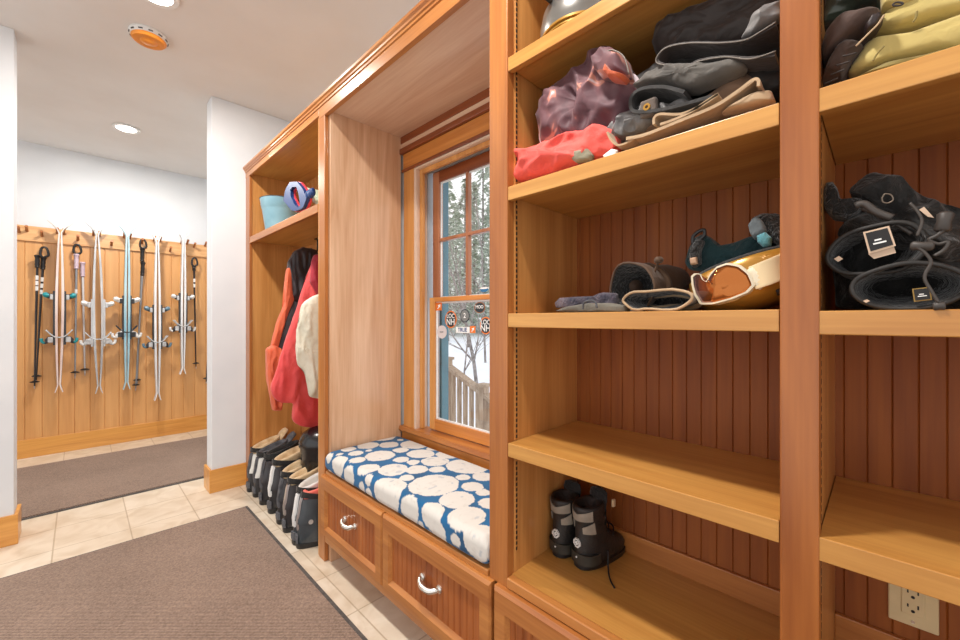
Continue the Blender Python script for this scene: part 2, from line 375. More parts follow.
# ================================================================== WINDOW
win = thing('window_1', 'double-hung wooden window above the bench, divided upper sash', 'window', (XW, 1.6, WZ0)); win['kind'] = 'structure'
CF = 1.505
bm = NB(); box(bm, CF, XW, WY1, 2.215, .70, WZ1); box(bm, CF, XW, WY0-.11, WY0, .70, WZ1); obj('side_casing', bm, WN_Z, win, bevel=.003)
obj('head_casing', box(NB(), CF, XW, WY0-.12, 2.222, WZ1, 2.483), WN_Y, win, bevel=.003)
obj('head_cap', box(NB(), CF-.02, XW, WY0-.14, 2.238, 2.483, 2.52), DK_Y, win, bevel=.006)
obj('head_bead', box(NB(), CF-.012, XW, WY0-.12, 2.226, WZ1-.012, WZ1+.006), DK_Y, win, bevel=.004)
obj('light_strip', box(NB(), CF-.004, XW, WY0-.14, 2.238, 2.52, 2.555), NI_Y, win)
obj('top_strip', box(NB(), CF-.008, XW, WY0-.14, 2.238, 2.555, 2.6), DK_Y, win)
bm = NB(); prism_y(bm, [(1.486, .67), (1.48, .68), (1.486, .703), (1.60, .706), (1.60, .67)], WY0-.13, 2.236); obj('window_stool', bm, FR_Y, win)
obj('apron', box(NB(), CF-.004, XW, WY0-.11, 2.232, .60, .67), WN_Y, win, bevel=.004)
bm = NB()  # jamb liner
box(bm, CF+.002, 1.70, WY1-.022, WY1, .70, WZ1); box(bm, CF+.002, 1.70, WY0, WY0+.022, .70, WZ1); box(bm, CF+.002, 1.70, WY0+.022, WY1-.022, WZ1-.022, WZ1)
obj('jamb', bm, flat('pale_jamb', (226, 200, 178), .4), win, bevel=.003)
bm = NB(); box(bm, 1.535, 1.558, WY1-.05, WY1-.022, .706, WZ1-.022); box(bm, 1.535, 1.558, WY0+.022, WY0+.05, .706, WZ1-.022); box(bm, 1.535, 1.558, WY0+.05, WY1-.05, WZ1-.05, WZ1-.022)
obj('inner_stop', bm, WN_Z, win, bevel=.003)
VIN = flat('grey_vinyl_track', (176, 182, 188), .45)
bm = NB()
for yy in (WY1-.034, WY0+.022): box(bm, 1.595, 1.69, yy, yy+.012, .706, WZ1-.022)
box(bm, 1.60, 1.69, WY0+.03, WY1-.03, WZ1-.034, WZ1-.022)
obj('sash_track', bm, VIN, win)
def sash(name, x0, x1, z0, z1, sy0, sy1, st, tr, br, mats, cols=0):
    bm = NB(); box(bm, x0, x1, sy0, sy0+st, z0, z1); box(bm, x0, x1, sy1-st, sy1, z0, z1)
    s = obj(name, bm, mats[0], win, bevel=.003)
    bm = NB(); box(bm, x0, x1, sy0+st, sy1-st, z0, z0+br); box(bm, x0, x1, sy0+st, sy1-st, z1-tr, z1); obj('rail', bm, mats[1], s, bevel=.003)
    xm = (x0+x1)/2
    bm = NB(); box(bm, xm-.002, xm+.002, sy0+st-.004, sy1-st+.004, z0+br-.004, z1-tr+.004); obj('pane', bm, GLASS, s)
    bm = NB(); w = .009
    for a in ((sy0+st, sy0+st+w), (sy1-st-w, sy1-st)): box(bm, xm-.004, xm+.004, *a, z0+br, z1-tr)
    for a in ((z0+br, z0+br+w), (z1-tr-w, z1-tr)): box(bm, xm-.004, xm+.004, sy0+st+w, sy1-st-w, *a)
    obj('glazing_bead', bm, WHITE, s)
    if cols:
        bm = NB(); W0, W1 = sy0+st, sy1-st
        for k in range(1, cols): c = W0+(W1-W0)*k/cols; box(bm, xm-.016, xm+.016, c-.010, c+.010, z0+br, z1-tr)
        zc = (z0+br+z1-tr)/2; box(bm, xm-.015, xm+.015, W0, W1, zc-.010, zc+.010)
        obj('muntin', bm, mats[0], s, bevel=.003)
    return s
sash('lower_sash', 1.56, 1.592, .712, 1.536, WY0+.052, 2.012, .052, .028, .068, (WN_Z, WN_Y))
sash('upper_sash', 1.605, 1.64, 1.50, 2.338, WY0+.045, 2.035, .062, .069, .035, (wood('upper_sash_wood', *sw((150, 92, 62), (186, 124, 88)), 'Z'), DK_Y), cols=3)
TEAL = flat('teal_exterior_paint', (86, 132, 148), .5)
bm = NB(); box(bm, 1.70, 1.76, WY1-.045, WY1+.06, .62, 2.46); box(bm, 1.70, 1.76, WY0-.06, WY0+.03, .62, 2.46); box(bm, 1.70, 1.76, WY0+.03, WY1-.045, 2.37, 2.46)
obj('exterior_casing', bm, TEAL, win, bevel=.003)
bm = NB(); box(bm, 1.60, 1.78, WY0-.06, WY1+.06, .64, .70); obj('exterior_sill', bm, WHITE, win, bevel=.004)
# glass stickers
SX = 1.5733   # room side of the lower pane
ex, ey, ez = Vector((0, -1, 0)), Vector((0, 0, 1)), Vector((-1, 0, 0))
def sticker(label, px, py, w, h, mat, texts=(), rim=None, shape='oval', X=SX, name='window_sticker', deco=None):
    c = PX(px, py, X); a = PX(px-w/2, py, X); b = PX(px+w/2, py, X); rx = abs(a.y-b.y)/2
    ry = abs(PX(px, py-h/2, X).z-PX(px, py+h/2, X).z)/2
    t = thing(name, label, 'sticker', c, group=None)
    if shape == 'oval':
        if rim: obj('border', disc_bm(c, ex, ey, rx, ry, ez, .0015), rim, t); k = .86
        else: k = 1
        obj('face', disc_bm(c, ex, ey, rx*k, ry*k, ez, .0022), mat, t)
    else:
        bm = NB(); box(bm, c.x-.0022, c.x, c.y-rx, c.y+rx, c.z-ry, c.z+ry); obj('face', bm, mat, t)
    for s, dx, dy, size, tm in texts:
        o = c+ex*(dx*rx)+ey*(dy*ry)+ez*.0032
        obj('lettering', text_bm(s, size, .001, frame_m(o, ex, ey, ez)), tm, t)
    if deco: deco(t, c, rx, ry)
    return t
INK = flat('sticker_ink', (30, 44, 52), .5); ORG = flat('sticker_orange', (232, 120, 44), .5); WHI = flat('sticker_white', (240, 240, 238), .5)
NAVY = flat('sticker_navy', (28, 62, 124), .5); GRS = flat('sticker_grey', (120, 122, 122), .5); BRNR = flat('sticker_brown_rim', (150, 96, 60), .5)
for k, (px, py, lab) in enumerate(((450.9, 319.4, 'oval sticker with large NH and orange rim, left one on the lower pane'), (485.8, 325.6, 'oval NH sticker partly behind the tall shelf post'))):
    sticker(lab, px, py, 11.4, 17.4, INK, (('NH', 0, -.32, .052, WHI), ('LOC', 0, .38, .036, WHI)), rim=ORG)
sticker('grey oval crest sticker between the NH sticker and the black badge', 465, 315.8, 9.4, 13.4, GRS, (('2', 0, 0, .04, WHI),), rim=INK)
sticker('dark round badge sticker high on the lower pane', 479.8, 307.6, 10.8, 11.2, INK, (('MOO', 0, .1, .026, WHI),), rim=BRNR)
sticker('white strip sticker reading TRUE in navy', 462.8, 330, 13.5, 6, WHI, (('TRUE', 0, 0, .033, NAVY),), shape='box')
def arrow(t, c, rx, ry):
    bm = NB(); p = [(-.5, -.6), (.0, -.05), (-.35, .25), (.6, .6), (.5, -.3), (.25, -.1), (-.2, -.65)]
    loft(bm, [[c+ex*(a*rx)+ey*(b*ry)+ez*.0022 for a, b in p], [c+ex*(a*rx)+ey*(b*ry)+ez*.0034 for a, b in p]]); obj('arrow_mark', bm, WHI, t)
sticker('square orange sticker with a white arrow beside TRUE', 472.9, 329.5, 5.2, 7, ORG, shape='box', deco=arrow)
sticker('orange sticker in the upper left corner of the lower pane', 439, 306.5, 5.6, 8, ORG, shape='box', deco=arrow)
sticker('pale pink round sticker at the left edge of the pane', 442, 332, 9.6, 13, flat('sticker_pink', (222, 212, 212), .5), (('FLOW', 0, 0, .012, GRS),))
def cupd(t, c, rx, ry):
    obj('rim_band', disc_bm(c+ey*ry*.55, ex, ey, rx*1.1, ry*.35, ez, .003), WHI, t)
sticker('small blue bowl-shaped sticker at the foot of the upper pane', 484.3, 289.5, 8, 5, flat('sticker_blue', (40, 110, 160), .4), (), X=1.620, deco=cupd)

# ================================================================== OUTDOORS
struct('ground_snow', None or (lambda b: (loft(b, [[Vector((1.72, -12, -.75)), Vector((1.72, 30, -.75))], [Vector((6, -12, -.7)), Vector((6, 30, -.6))], [Vector((16, -12, .2)), Vector((16, 34, .9))], [Vector((45, -20, 2.4)), Vector((45, 60, 3.2))]], False, False, False), b)[1])(NB()), SNOW, 'snow-covered ground outside the window')
# stair railing
RX = 3.0
t = thing('stair_railing', 'weathered wooden stair railing in the snow outside the window', 'railing', (RX, 3.3, -.6))
a = PX(449, 365, RX); b = PX(487, 394, RX)
dirv = (b-a); slope = dirv.z/dirv.y
zt = lambda y: a.z + slope*(y-a.y)
bm = NB(); loft(bm, [[Vector((RX-.05, a.y, zt(a.y))), Vector((RX+.05, a.y, zt(a.y))), Vector((RX+.05, a.y, zt(a.y)-.04)), Vector((RX-.05, a.y, zt(a.y)-.04))], [Vector((RX-.05, 2.3, zt(2.3))), Vector((RX+.05, 2.3, zt(2.3))), Vector((RX+.05, 2.3, zt(2.3)-.04)), Vector((RX-.05, 2.3, zt(2.3)-.04))]]); obj('top_rail', bm, GREYWOOD, t)
bm = NB(); dz = .82; loft(bm, [[Vector((RX-.03, a.y, zt(a.y)-dz)), Vector((RX+.03, a.y, zt(a.y)-dz)), Vector((RX+.03, a.y, zt(a.y)-dz-.04)), Vector((RX-.03, a.y, zt(a.y)-dz-.04))], [Vector((RX-.03, 2.3, zt(2.3)-dz)), Vector((RX+.03, 2.3, zt(2.3)-dz)), Vector((RX+.03, 2.3, zt(2.3)-dz-.04)), Vector((RX-.03, 2.3, zt(2.3)-dz-.04))]]); obj('bottom_rail', bm, GREYWOOD, t)
y = a.y-.08
while y > 2.35:
    obj('baluster', box(NB(), RX-.02, RX+.02, y-.018, y+.018, zt(y)-dz, zt(y)-.03), GREYWOOD, t); y -= .098
for yy, zz in ((a.y+.03, zt(a.y)+.06), (2.95, zt(2.95)+.05)):
    p = obj('post', box(NB(), RX-.045, RX+.045, yy-.04, yy+.04, -.75, zz), GREYWOOD, t)
    obj('cap', box(NB(), RX-.06, RX+.06, yy-.055, yy+.055, zz, zz+.03), GREYWOOD, p)
# trees
def limb(bm, p, d, ln, r, depth, rnd):
    segs = 4; pts = [p.copy()]; rs = [r]; q = p.copy(); dd = d.copy()
    for s in range(segs):
        dd = (dd+Vector((rnd.uniform(-.15, .15), rnd.uniform(-.15, .15), rnd.uniform(-.02, .12)))).normalized(); q = q+dd*ln/segs; pts.append(q.copy()); rs.append(r*(1-(s+1)/segs*.7))
        if depth > 0:
            for _ in range(2):
                a = rnd.uniform(0, 6.28); nd = (dd*.6+Vector((math.cos(a), math.sin(a), rnd.uniform(.1, .6)))*.8).normalized(); limb(bm, q, nd, ln*rnd.uniform(.35, .55), rs[-1]*.55, depth-1, rnd)
    tube(bm, pts, rs, 5)
rnd = random.Random(3)
for k, (px, X, hh, r) in enumerate(((450, 13, 6.5, .05), (463, 7, 4.0, .028), (470, 12, 6.5, .05), (479, 7.5, 4.6, .06), (486, 10, 6, .045), (500, 9, 6, .05))):
    g = PX(px, 320, X); z = -1.0+(X-6)*.09
    bm = NB(); limb(bm, Vector((g.x, g.y, z)), Vector((rnd.uniform(-.1, .1), rnd.uniform(-.1, .1), 1)), hh, r, 2, rnd)
    tag(obj('bare_tree', bm, BARK, base=(g.x, g.y, z), smooth='all'), 'bare leafless tree in the snow beyond the window', 'tree', 'bare trees beyond the window')
def conifer(x, y, z, h, w, rnd):
    t = thing('conifer', 'dense evergreen tree far beyond the window', 'tree', (x, y, z), group='evergreens beyond the window')
    obj('trunk', tube(NB(), [(x, y, z), (x, y, z+h)], [w*.06, w*.01], 7), BARK, t)
    bm = NB()
    for k in range(1100):
        f = rnd.random()**1.1; zz = z+h*(.12+.88*f); rr = w*(1-f)*rnd.uniform(.25, 1)+.05; a = rnd.uniform(0, 6.283)
        c = Vector((x+rr*math.cos(a), y+rr*math.sin(a), zz-rr*.25)); s = rnd.uniform(.10, .24)
        o = Vector((math.cos(a), math.sin(a), -.35))*s; sd = Vector((-math.sin(a), math.cos(a), rnd.uniform(-.4, .4)))*s*.6
        v = [bm.verts.new(c-o*.6), bm.verts.new(c+sd), bm.verts.new(c+o), bm.verts.new(c-sd+Vector((0, 0, .05)))]; bm.faces.new(v)
    tag(obj('foliage', bm, PINE, t), kind='stuff')
for px, X in ((436, 18), (445, 16), (456, 19), (465, 15.5), (474, 18.5), (483, 16.5), (493, 19), (504, 17), (450, 24), (470, 24), (490, 24), (535, 17), (575, 19), (625, 17), (690, 19)):
    g = PX(px, 320, X); conifer(g.x, g.y, -.15+(X-16)*.08, rnd.uniform(9, 13), rnd.uniform(2.0, 2.8), rnd)

# ================================================================== BUILT-IN MILLWORK
XB = 1.425
def crown(y0, y1, par):
    bm = NB(); prism_y(bm, [(1.0, 2.642), (.992, 2.645), (.992, 2.656), (.986, 2.660), (.984, 2.668), (.976, 2.676), (.976, 2.69), (1.05, 2.69), (1.05, 2.642)], y0, y1); obj('crown_moulding', bm, FR_Y, par)
# --- coat locker
t = thing('coat_locker', 'tall open wooden coat locker with a top shelf, beside the white wall', 'cabinet', (1.2, 3.05, 0))
obj('side_panel', box(NB(), 1.02, XB, 3.72, YP-.001, 0, 2.66), SH_Z, t, bevel=.002)
obj('side_panel', box(NB(), 1.003, XB, 2.344, 2.366, 0, 2.66), SH_Z, t, bevel=.002)
obj('stile', box(NB(), .998, 1.02, 3.715, YP-.001, 0, 2.615), FR_Z, t, bevel=.003)
obj('back_panel', beadboard_bm(2.366, 3.72, 0, 2.66, XB, .043*2), SH_Z, t)
bm = NB(); box(bm, 1.02, XB, 2.366, 3.72, 2.617, 2.66); obj('top_panel', bm, SH_Y, t)
obj('fascia', box(NB(), .996, 1.02, 2.344, YP-.001, 2.60, 2.64), FR_Y, t, bevel=.002)
crown(2.343, YP-.001, t)
bm = NB(); box(bm, 1.02, XB, 2.366, 3.72, 2.052, 2.089); s = obj('shelf', bm, SH_Y, t); obj('nosing', box(NB(), 1.0, 1.022, 2.366, 3.716, 2.037, 2.089), FR_Y, s, bevel=.003)
# --- window bench
t = thing('window_bench', 'built-in wooden window bench with two beadboard drawers', 'bench', (1.2, 1.6, 0))
obj('side_panel', box(NB(), 1.023, 1.50, 2.24, 2.341, 0, 2.64), NI_Z, t)
obj('side_panel', box(NB(), 1.02, 1.50, .932, .955, .11, 2.64), NI_Z, t)
obj('stile', box(NB(), .998, 1.022, 2.266, 2.342, 0, 2.60), FR_Z, t, bevel=.003)
obj('soffit', box(NB(), 1.02, 1.50, .955, 2.24, 2.60, 2.64), NI_Y, t)
obj('fascia', box(NB(), .996, 1.022, .953, 2.342, 2.58, 2.64), FR_Y, t, bevel=.002)
crown(.953, 2.342, t)
obj('seat_board', box(NB(), .992, 1.50, .955, 2.24, .512, .534), FR_Y, t, bevel=.003)
bm = NB(); box(bm, 1.0, 1.025, .93, 2.266, .115, .178); box(bm, 1.0, 1.025, .93, 2.266, .50, .512); box(bm, 1.0, 1.025, .93, .955, .178, .50); box(bm, 1.0, 1.025, 1.60, 1.618, .178, .50); obj('face_frame', bm, FR_Y, t, bevel=.002)
obj('toe_board', box(NB(), 1.13, 1.16, .955, 2.24, 0, .16), FR_Y, t)
obj('bottom_panel', box(NB(), 1.025, 1.50, .955, 2.24, .13, .15), FR_Y, t)
def pull(par, y, z, x):
    bm = NB(); L = .054
    pts = smooth_path([(x, y-L, z), (x-.016, y-L*.95, z), (x-.028, y-L*.55, z-.008), (x-.032, y, z-.010), (x-.028, y+L*.55, z-.008), (x-.016, y+L*.95, z), (x, y+L, z)], 5)
    tube(bm, pts, [.0085+.003*math.cos((i/(len(pts)-1)-.5)*math.pi) for i in range(len(pts))], 10)
    
    for s in (-1, 1): tube(bm, [(x+.001, y+s*L, z), (x-.005, y+s*L, z), (x-.011, y+s*L, z)], [.016, .015, .009], 16)
    obj('handle', bm, NICKEL, par, smooth=True)
    # the two mounting feet belong to the pull
def drawer(par, y0, y1, z0=.178, z1=.512, xf_=.972):
    sw_, tw, bw = .062, .085, .055; ch = .012
    bm = NB()
    O = [(y0, z0), (y1, z0), (y1, z1), (y0, z1)]; I = [(y0+sw_, z0+bw), (y1-sw_, z0+bw), (y1-sw_, z1-tw), (y0+sw_, z1-tw)]
    I0 = [(y0+sw_-ch, z0+bw-ch*1.4), (y1-sw_+ch, z0+bw-ch*1.4), (y1-sw_+ch, z1-tw+ch), (y0+sw_-ch, z1-tw+ch)]
    O0 = [(y0+.006, z0+.006), (y1-.006, z0+.006), (y1-.006, z1-.012), (y0+.006, z1-.012)]
    L = [[(1.0, O)], ]
    rings = [[Vector((1.0, a, b)) for a, b in O], [Vector((xf_+.008, a, b)) for a, b in O], [Vector((xf_, a, b)) for a, b in O0], [Vector((xf_, a, b)) for a, b in I0], [Vector((xf_+.018, a, b)) for a, b in I], [Vector((1.0, a, b)) for a, b in I]]
    loft(bm, rings, False, False)
    d = obj('drawer', bm, FR_Y, par)
    obj('drawer_panel', beadboard_bm(y0+sw_-.002, y1-sw_+.002, z0+bw-.002, z1-tw+.002, xf_+.016, .034, d=.003, th=.012, g=.002), wood_dp, d)
    pull(d, (y0+y1)/2, (z0+z1)/2+.005, xf_+.016)
wood_dp = wood('drawer_beadboard', *sw((146, 76, 34), (186, 110, 54)), 'Z')
drawer(t, 1.612, 2.262); drawer(t, .926, 1.603)
# --- shelving unit
SU = thing('shelving_unit', 'tall wooden built-in shelving with two bays of open shelves', 'shelving', (1.2, .2, 0))
Y0, Y1, Y2, Y3 = -.60, .0846, .143, .869
obj('side_panel', box(NB(), 1.03, XB+.02, Y3, .929, .11, 2.66), SH_Z, SU)
obj('side_panel', box(NB(), 1.03, XB+.02, Y1, Y2, .11, 2.66), SH_Z, SU)
obj('side_panel', box(NB(), 1.03, XB+.02, Y0-.06, Y0, 0, 2.66), SH_Z, SU)
for a, b_ in ((Y3, .951), (Y1-.003, Y2), (Y0-.06, Y0)): obj('stile', box(NB(), .996, 1.031, a, b_, .11 if b_ < .2 else .51, 2.62), FR_C if b_ < .2 else FR_Z, SU, bevel=.003)
for a, b_ in ((Y2, Y3), (Y0, Y1)):
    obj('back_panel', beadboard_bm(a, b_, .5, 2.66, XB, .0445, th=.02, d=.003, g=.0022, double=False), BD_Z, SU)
    s = obj('deck', box(NB(), 1.02, XB, a, b_, .52, .548), SH_Y, SU); obj('nosing', box(NB(), .992, 1.021, a, b_, .515, .548), FR_Y, s, bevel=.004)
    obj('cleat', box(NB(), XB-.014, XB-.0005, a, b_, .548, .62), FR_Y, SU, bevel=.002)
    for z in ((2.261, 1.835, 1.417, .990) if a > 0 else (2.261, 1.838, 1.413, .981)):
        s = obj('shelf', box(NB(), 1.018, XB-.002, a+.002, b_-.002, z-.030, z), SH_Y, SU); obj('nosing', box(NB(), .998, 1.019, a+.001, b_-.001, z-.045, z+.0005), SH_Y, s, bevel=.002)
    obj('bottom_rail', box(NB(), 1.0, 1.025, a-.02, b_+.03, .115, .178), FR_Y, SU)
obj('top_panel', box(NB(), 1.02, XB, Y0, .929, 2.617, 2.66), SH_Y, SU)
obj('fascia', box(NB(), .996, 1.02, Y0-.06, .951, 2.60, 2.64), FR_Y, SU); crown(Y0-.06, .951, SU)
# shelf pin strips
for yy, sgn in ((Y3, -1), (Y1, -1)):
    for xx in (1.036,):
        bm = NB(); box(bm, xx, xx+.012, yy-.0015, yy+.0005, .60, 2.60); s = obj('pin_strip', bm, SH_Z, SU)
        bm = NB(); z = .62
        while z < 2.58: box(bm, xx+.0025, xx+.0095, yy-.0025, yy-.0012, z, z+.011); z += .018
        tag(obj('slot', bm, BLACK, s), kind='stuff')
drawer(SU, .155, .911); drawer(SU, Y0, .07)
# outlet
c = PX(913.5, 611, XB-.004)
t = thing('wall_outlet', 'cream duplex wall outlet low on the beadboard back', 'outlet', (XB, c.y, c.z))
CREAM = flat('cream_plastic', (226, 206, 160), .4)
pl = PX(888, 617, XB); pr = PX(939, 634, XB); cy = (pl.y+pr.y)/2; hw = abs(pl.y-pr.y)/2; zb = (pl.z+pr.z)/2; ph = hw*3.0
obj('cover_plate', box(NB(), XB-.008, XB, cy-hw, cy+hw, zb, zb+ph), CREAM, t, bevel=.003)
obj('receptacle', box(NB(), XB-.0105, XB-.004, cy-hw*.47, cy+hw*.47, zb+ph*.22, zb+ph*.78), CREAM, t, bevel=.002)
bm = NB()
for zc in (zb+ph*.37, zb+ph*.64):
    for s, hh in ((-1, .009), (1, .0075)): box(bm, XB-.0112, XB-.010, cy+s*.0085-.0014, cy+s*.0085+.0014, zc, zc+hh)
    tube(bm, [(XB-.0112, cy, zc-.008), (XB-.010, cy, zc-.008)], .0035, 10)
obj('slot', bm, BLACK, t)
obj('screw', tube(NB(), [(XB-.0095, cy, zb+ph*.1), (XB-.007, cy, zb+ph*.1)], .0035, 12), NICKEL, t)

# ================================================================== CUSHION
def cushion():
    xf0, xb0, zb, zt, r = .984, 1.484, .536, .642, .034; ya, yb = .957, 2.238
    crop = [(235,95,45),(327,92,40),(440,87,60),(147,110,30),(180,128,30),(380,115,33),(187,157,34),(287,140,62),(467,130,58),(522,103,30),(380,158,33),(433,170,28),(235,193,47),(530,165,58),(590,130,55),(346,200,62),(449,201,46),(540,202,34),(672,183,90),(405,235,32),(654,236,31),(742,230,47),(525,268,106),(695,277,47),(627,333,75),(740,303,33),(770,350,48),(670,405,82),(240,60,34),(300,58,50),(620,105,30)]
    front = [(315,285,82),(415,362,54),(508,380,55),(718,495,76),(100,165,42),(150,215,38),(206,262,20),(465,432,18),(545,460,42),(620,490,26),(58,132,20),(30,140,20)]
    cir = []
    for cx, cy, rx in crop:
        p = PZ(315+cx/4.411, 425+cy/4.411, zt); D = (p.x+p.y)/math.sqrt(2); cir.append((p.y, p.x, rx/4.411*D/400*1.05))
    for cx, cy, rx in front:
        px, py = 315+cx/4.411, 425+cy/4.411; p = PZ(px, py, zt)
        if p.x < xf0+.01: p2 = PX(px, py, xf0); q = xf0-(zt-p2.z); p = Vector((q, p2.y, zt))
        D = (max(p.x, 1)+p.y)/math.sqrt(2); cir.append((p.y, p.x, rx/4.411*D/400*1.22))
    # fill the unseen right side
    for k in range(4000):
        y, q, rr = random.uniform(ya, yb), random.uniform(.86, 1.6), random.choice((.02, .03, .045, .06))
        if all(math.hypot(y-a, q-b) > rr+c_+.008 for a, b, c_ in cir): cir.append((y, q, rr))
    sec = []   # (x, z, q)
    def arc(cx, cz, a0, a1, n=7):
        for i in range(n+1):
            a = math.radians(a0+(a1-a0)*i/n); yield cx+r*math.cos(a), cz+r*math.sin(a)
    pts = []
    for i in range(15): pts.append((xf0+r+(xb0-xf0-2*r)*i/15, zb))
    pts = pts[::-1]
    pts += list(arc(xf0+r, zb+r, 270, 180)); 
    for i in range(1, 10): pts.append((xf0, zb+r+(zt-zb-2*r)*i/10))
    pts += list(arc(xf0+r, zt-r, 180, 90))
    for i in range(1, 110): pts.append((xf0+r+(xb0-xf0-2*r)*i/110, zt))
    pts += list(arc(xb0-r, zt-r, 90, 0)); pts += list(arc(xb0-r, zb+r, 0, -90))
    # q by arc length measured from the top-front arc
    n = len(pts); it = next(i for i, p in enumerate(pts) if abs(p[1]-zt) < 1e-6); q = [0]*n; q[it] = pts[it][0]
    for i in range(it+1, n): q[i] = q[i-1]+math.dist(pts[i], pts[i-1])
    for i in range(it-1, -1, -1): q[i] = q[i+1]-math.dist(pts[i], pts[i+1])
    bm = NB(); NY = 330; rings = []; qs = []
    cz = (zb+zt)/2; cx = (xf0+xb0)/2
    for j in range(NY+1):
        y = ya+(yb-ya)*j/NY; e = min(y-ya, yb-y); k = 1-(max(0, .03-e)/.03)**2*.35
        rr = []
        for i, (x, z) in enumerate(pts):
            pn = noise.noise(Vector((x*5, y*4, z*5)))*.005
            bul = .006*math.sin(math.pi*min(1, max(0, (x-xf0)/(xb0-xf0)))) if z > cz else 0
            rr.append(Vector((cx+(x-cx)*(1-(1-k)*.06)+(pn if x < cx and z < zt-.01 else 0), y, max(zb, cz+(z-cz)*k+bul+(pn*.7 if z > cz else 0))))); qs.append((y, q[i]))
        rings.append(rr)
    loft(bm, rings)
    o = obj('seat_cushion', bm, None, smooth='all')
    me = o.data; at = me.color_attributes.new('print', 'FLOAT_COLOR', 'POINT')
    blue = Vector(lin(24, 98, 148)[:3]); dk = Vector(lin(30, 78, 116)[:3]); cr = Vector(lin(214, 210, 203)[:3]); gy = Vector(lin(196, 190, 182)[:3])
    for i, (y, qq) in enumerate(qs):
        w = noise.noise(Vector((y*26, qq*26, 0)))*.006+noise.noise(Vector((y*90, qq*90, 3)))*.004
        best = 1; bi = None
        for a, b, c_ in cir:
            d = math.hypot((y-a), (qq-b))+w-c_
            if d < best: best = d; bi = (a, b, c_)
        if best < 0:
            d = (best+bi[2])/bi[2]; rg = .5+.5*math.sin(d*bi[2]*420+noise.noise(Vector((y*14, qq*14, 5)))*4)
            nn = noise.noise(Vector((y*40, qq*40, 9)))
            c = cr.lerp(gy, max(0, min(1, .35*rg*max(0, nn+.35)+ (.3 if nn > .4 else 0))))
            if noise.noise(Vector((y*30, qq*30, 2))) > .5 and bi[2] > .07 and d < .8: c = c.lerp(blue, .25)
        else: c = blue.lerp(dk, max(0, min(1, .3+noise.noise(Vector((y*8, qq*8, 7))))) )if best > .0 else blue
        at.data[i].color = (c.x, c.y, c.z, 1)
    m, tt, b = nmat('log_slice_print_fabric'); N = tt.nodes; L = tt.links
    a = N.new('ShaderNodeVertexColor'); a.layer_name = 'print'; L.new(a.outputs[0], b.inputs['Base Color']); setp(b, .85, 0, 0, .15, .2)
    nz = N.new('ShaderNodeTexNoise'); nz.inputs['Scale'].default_value = 400; tc = N.new('ShaderNodeTexCoord'); L.new(tc.outputs['Object'], nz.inputs['Vector'])
    bp = N.new('ShaderNodeBump'); bp.inputs['Strength'].default_value = .3; bp.inputs['Distance'].default_value = .001; L.new(nz.outputs['Fac'], bp.inputs['Height']); L.new(bp.outputs[0], b.inputs['Normal'])
    me.materials.append(m); tag(o, 'blue bench cushion printed with white log slices', 'cushion')
cushion()

# ================================================================== SKI WALL
YW = YB-.03
t = thing('peg_rail', 'long maple peg rail the skis and poles hang from', 'peg rail', (0, YB, 2.19))
obj('rail_board', box(NB(), -2.3, XW-.01, YW-.022, YW-.0005, 2.195, 2.35), SK_X, t, bevel=.004)
PEGW = wood('peg_wood', *sw((150, 88, 48), (188, 120, 70)), 'Y')
def peg(px, py, dx=0):
    p = PY(px, py, YW-.022)
    bm = NB(); tube(bm, [(p.x, YW-.021, p.z), (p.x+dx*.4, YW-.06, p.z+.018), (p.x+dx, YW-.10, p.z+.036)], [.013, .0105, .013], 12); obj('peg', bm, PEGW, t, smooth=True)
for px, py in ((19, 232), (27, 231), (57.5, 233), (64, 234), (93.5, 235), (99.5, 236), (111.5, 245), (124, 237.5), (130, 238.5), (154, 240.5), (160, 241), (170, 251), (181, 243.5), (187, 244), (205, 246), (42, 236), (78, 240), (142, 243), (194, 247)): peg(px, py, .0)

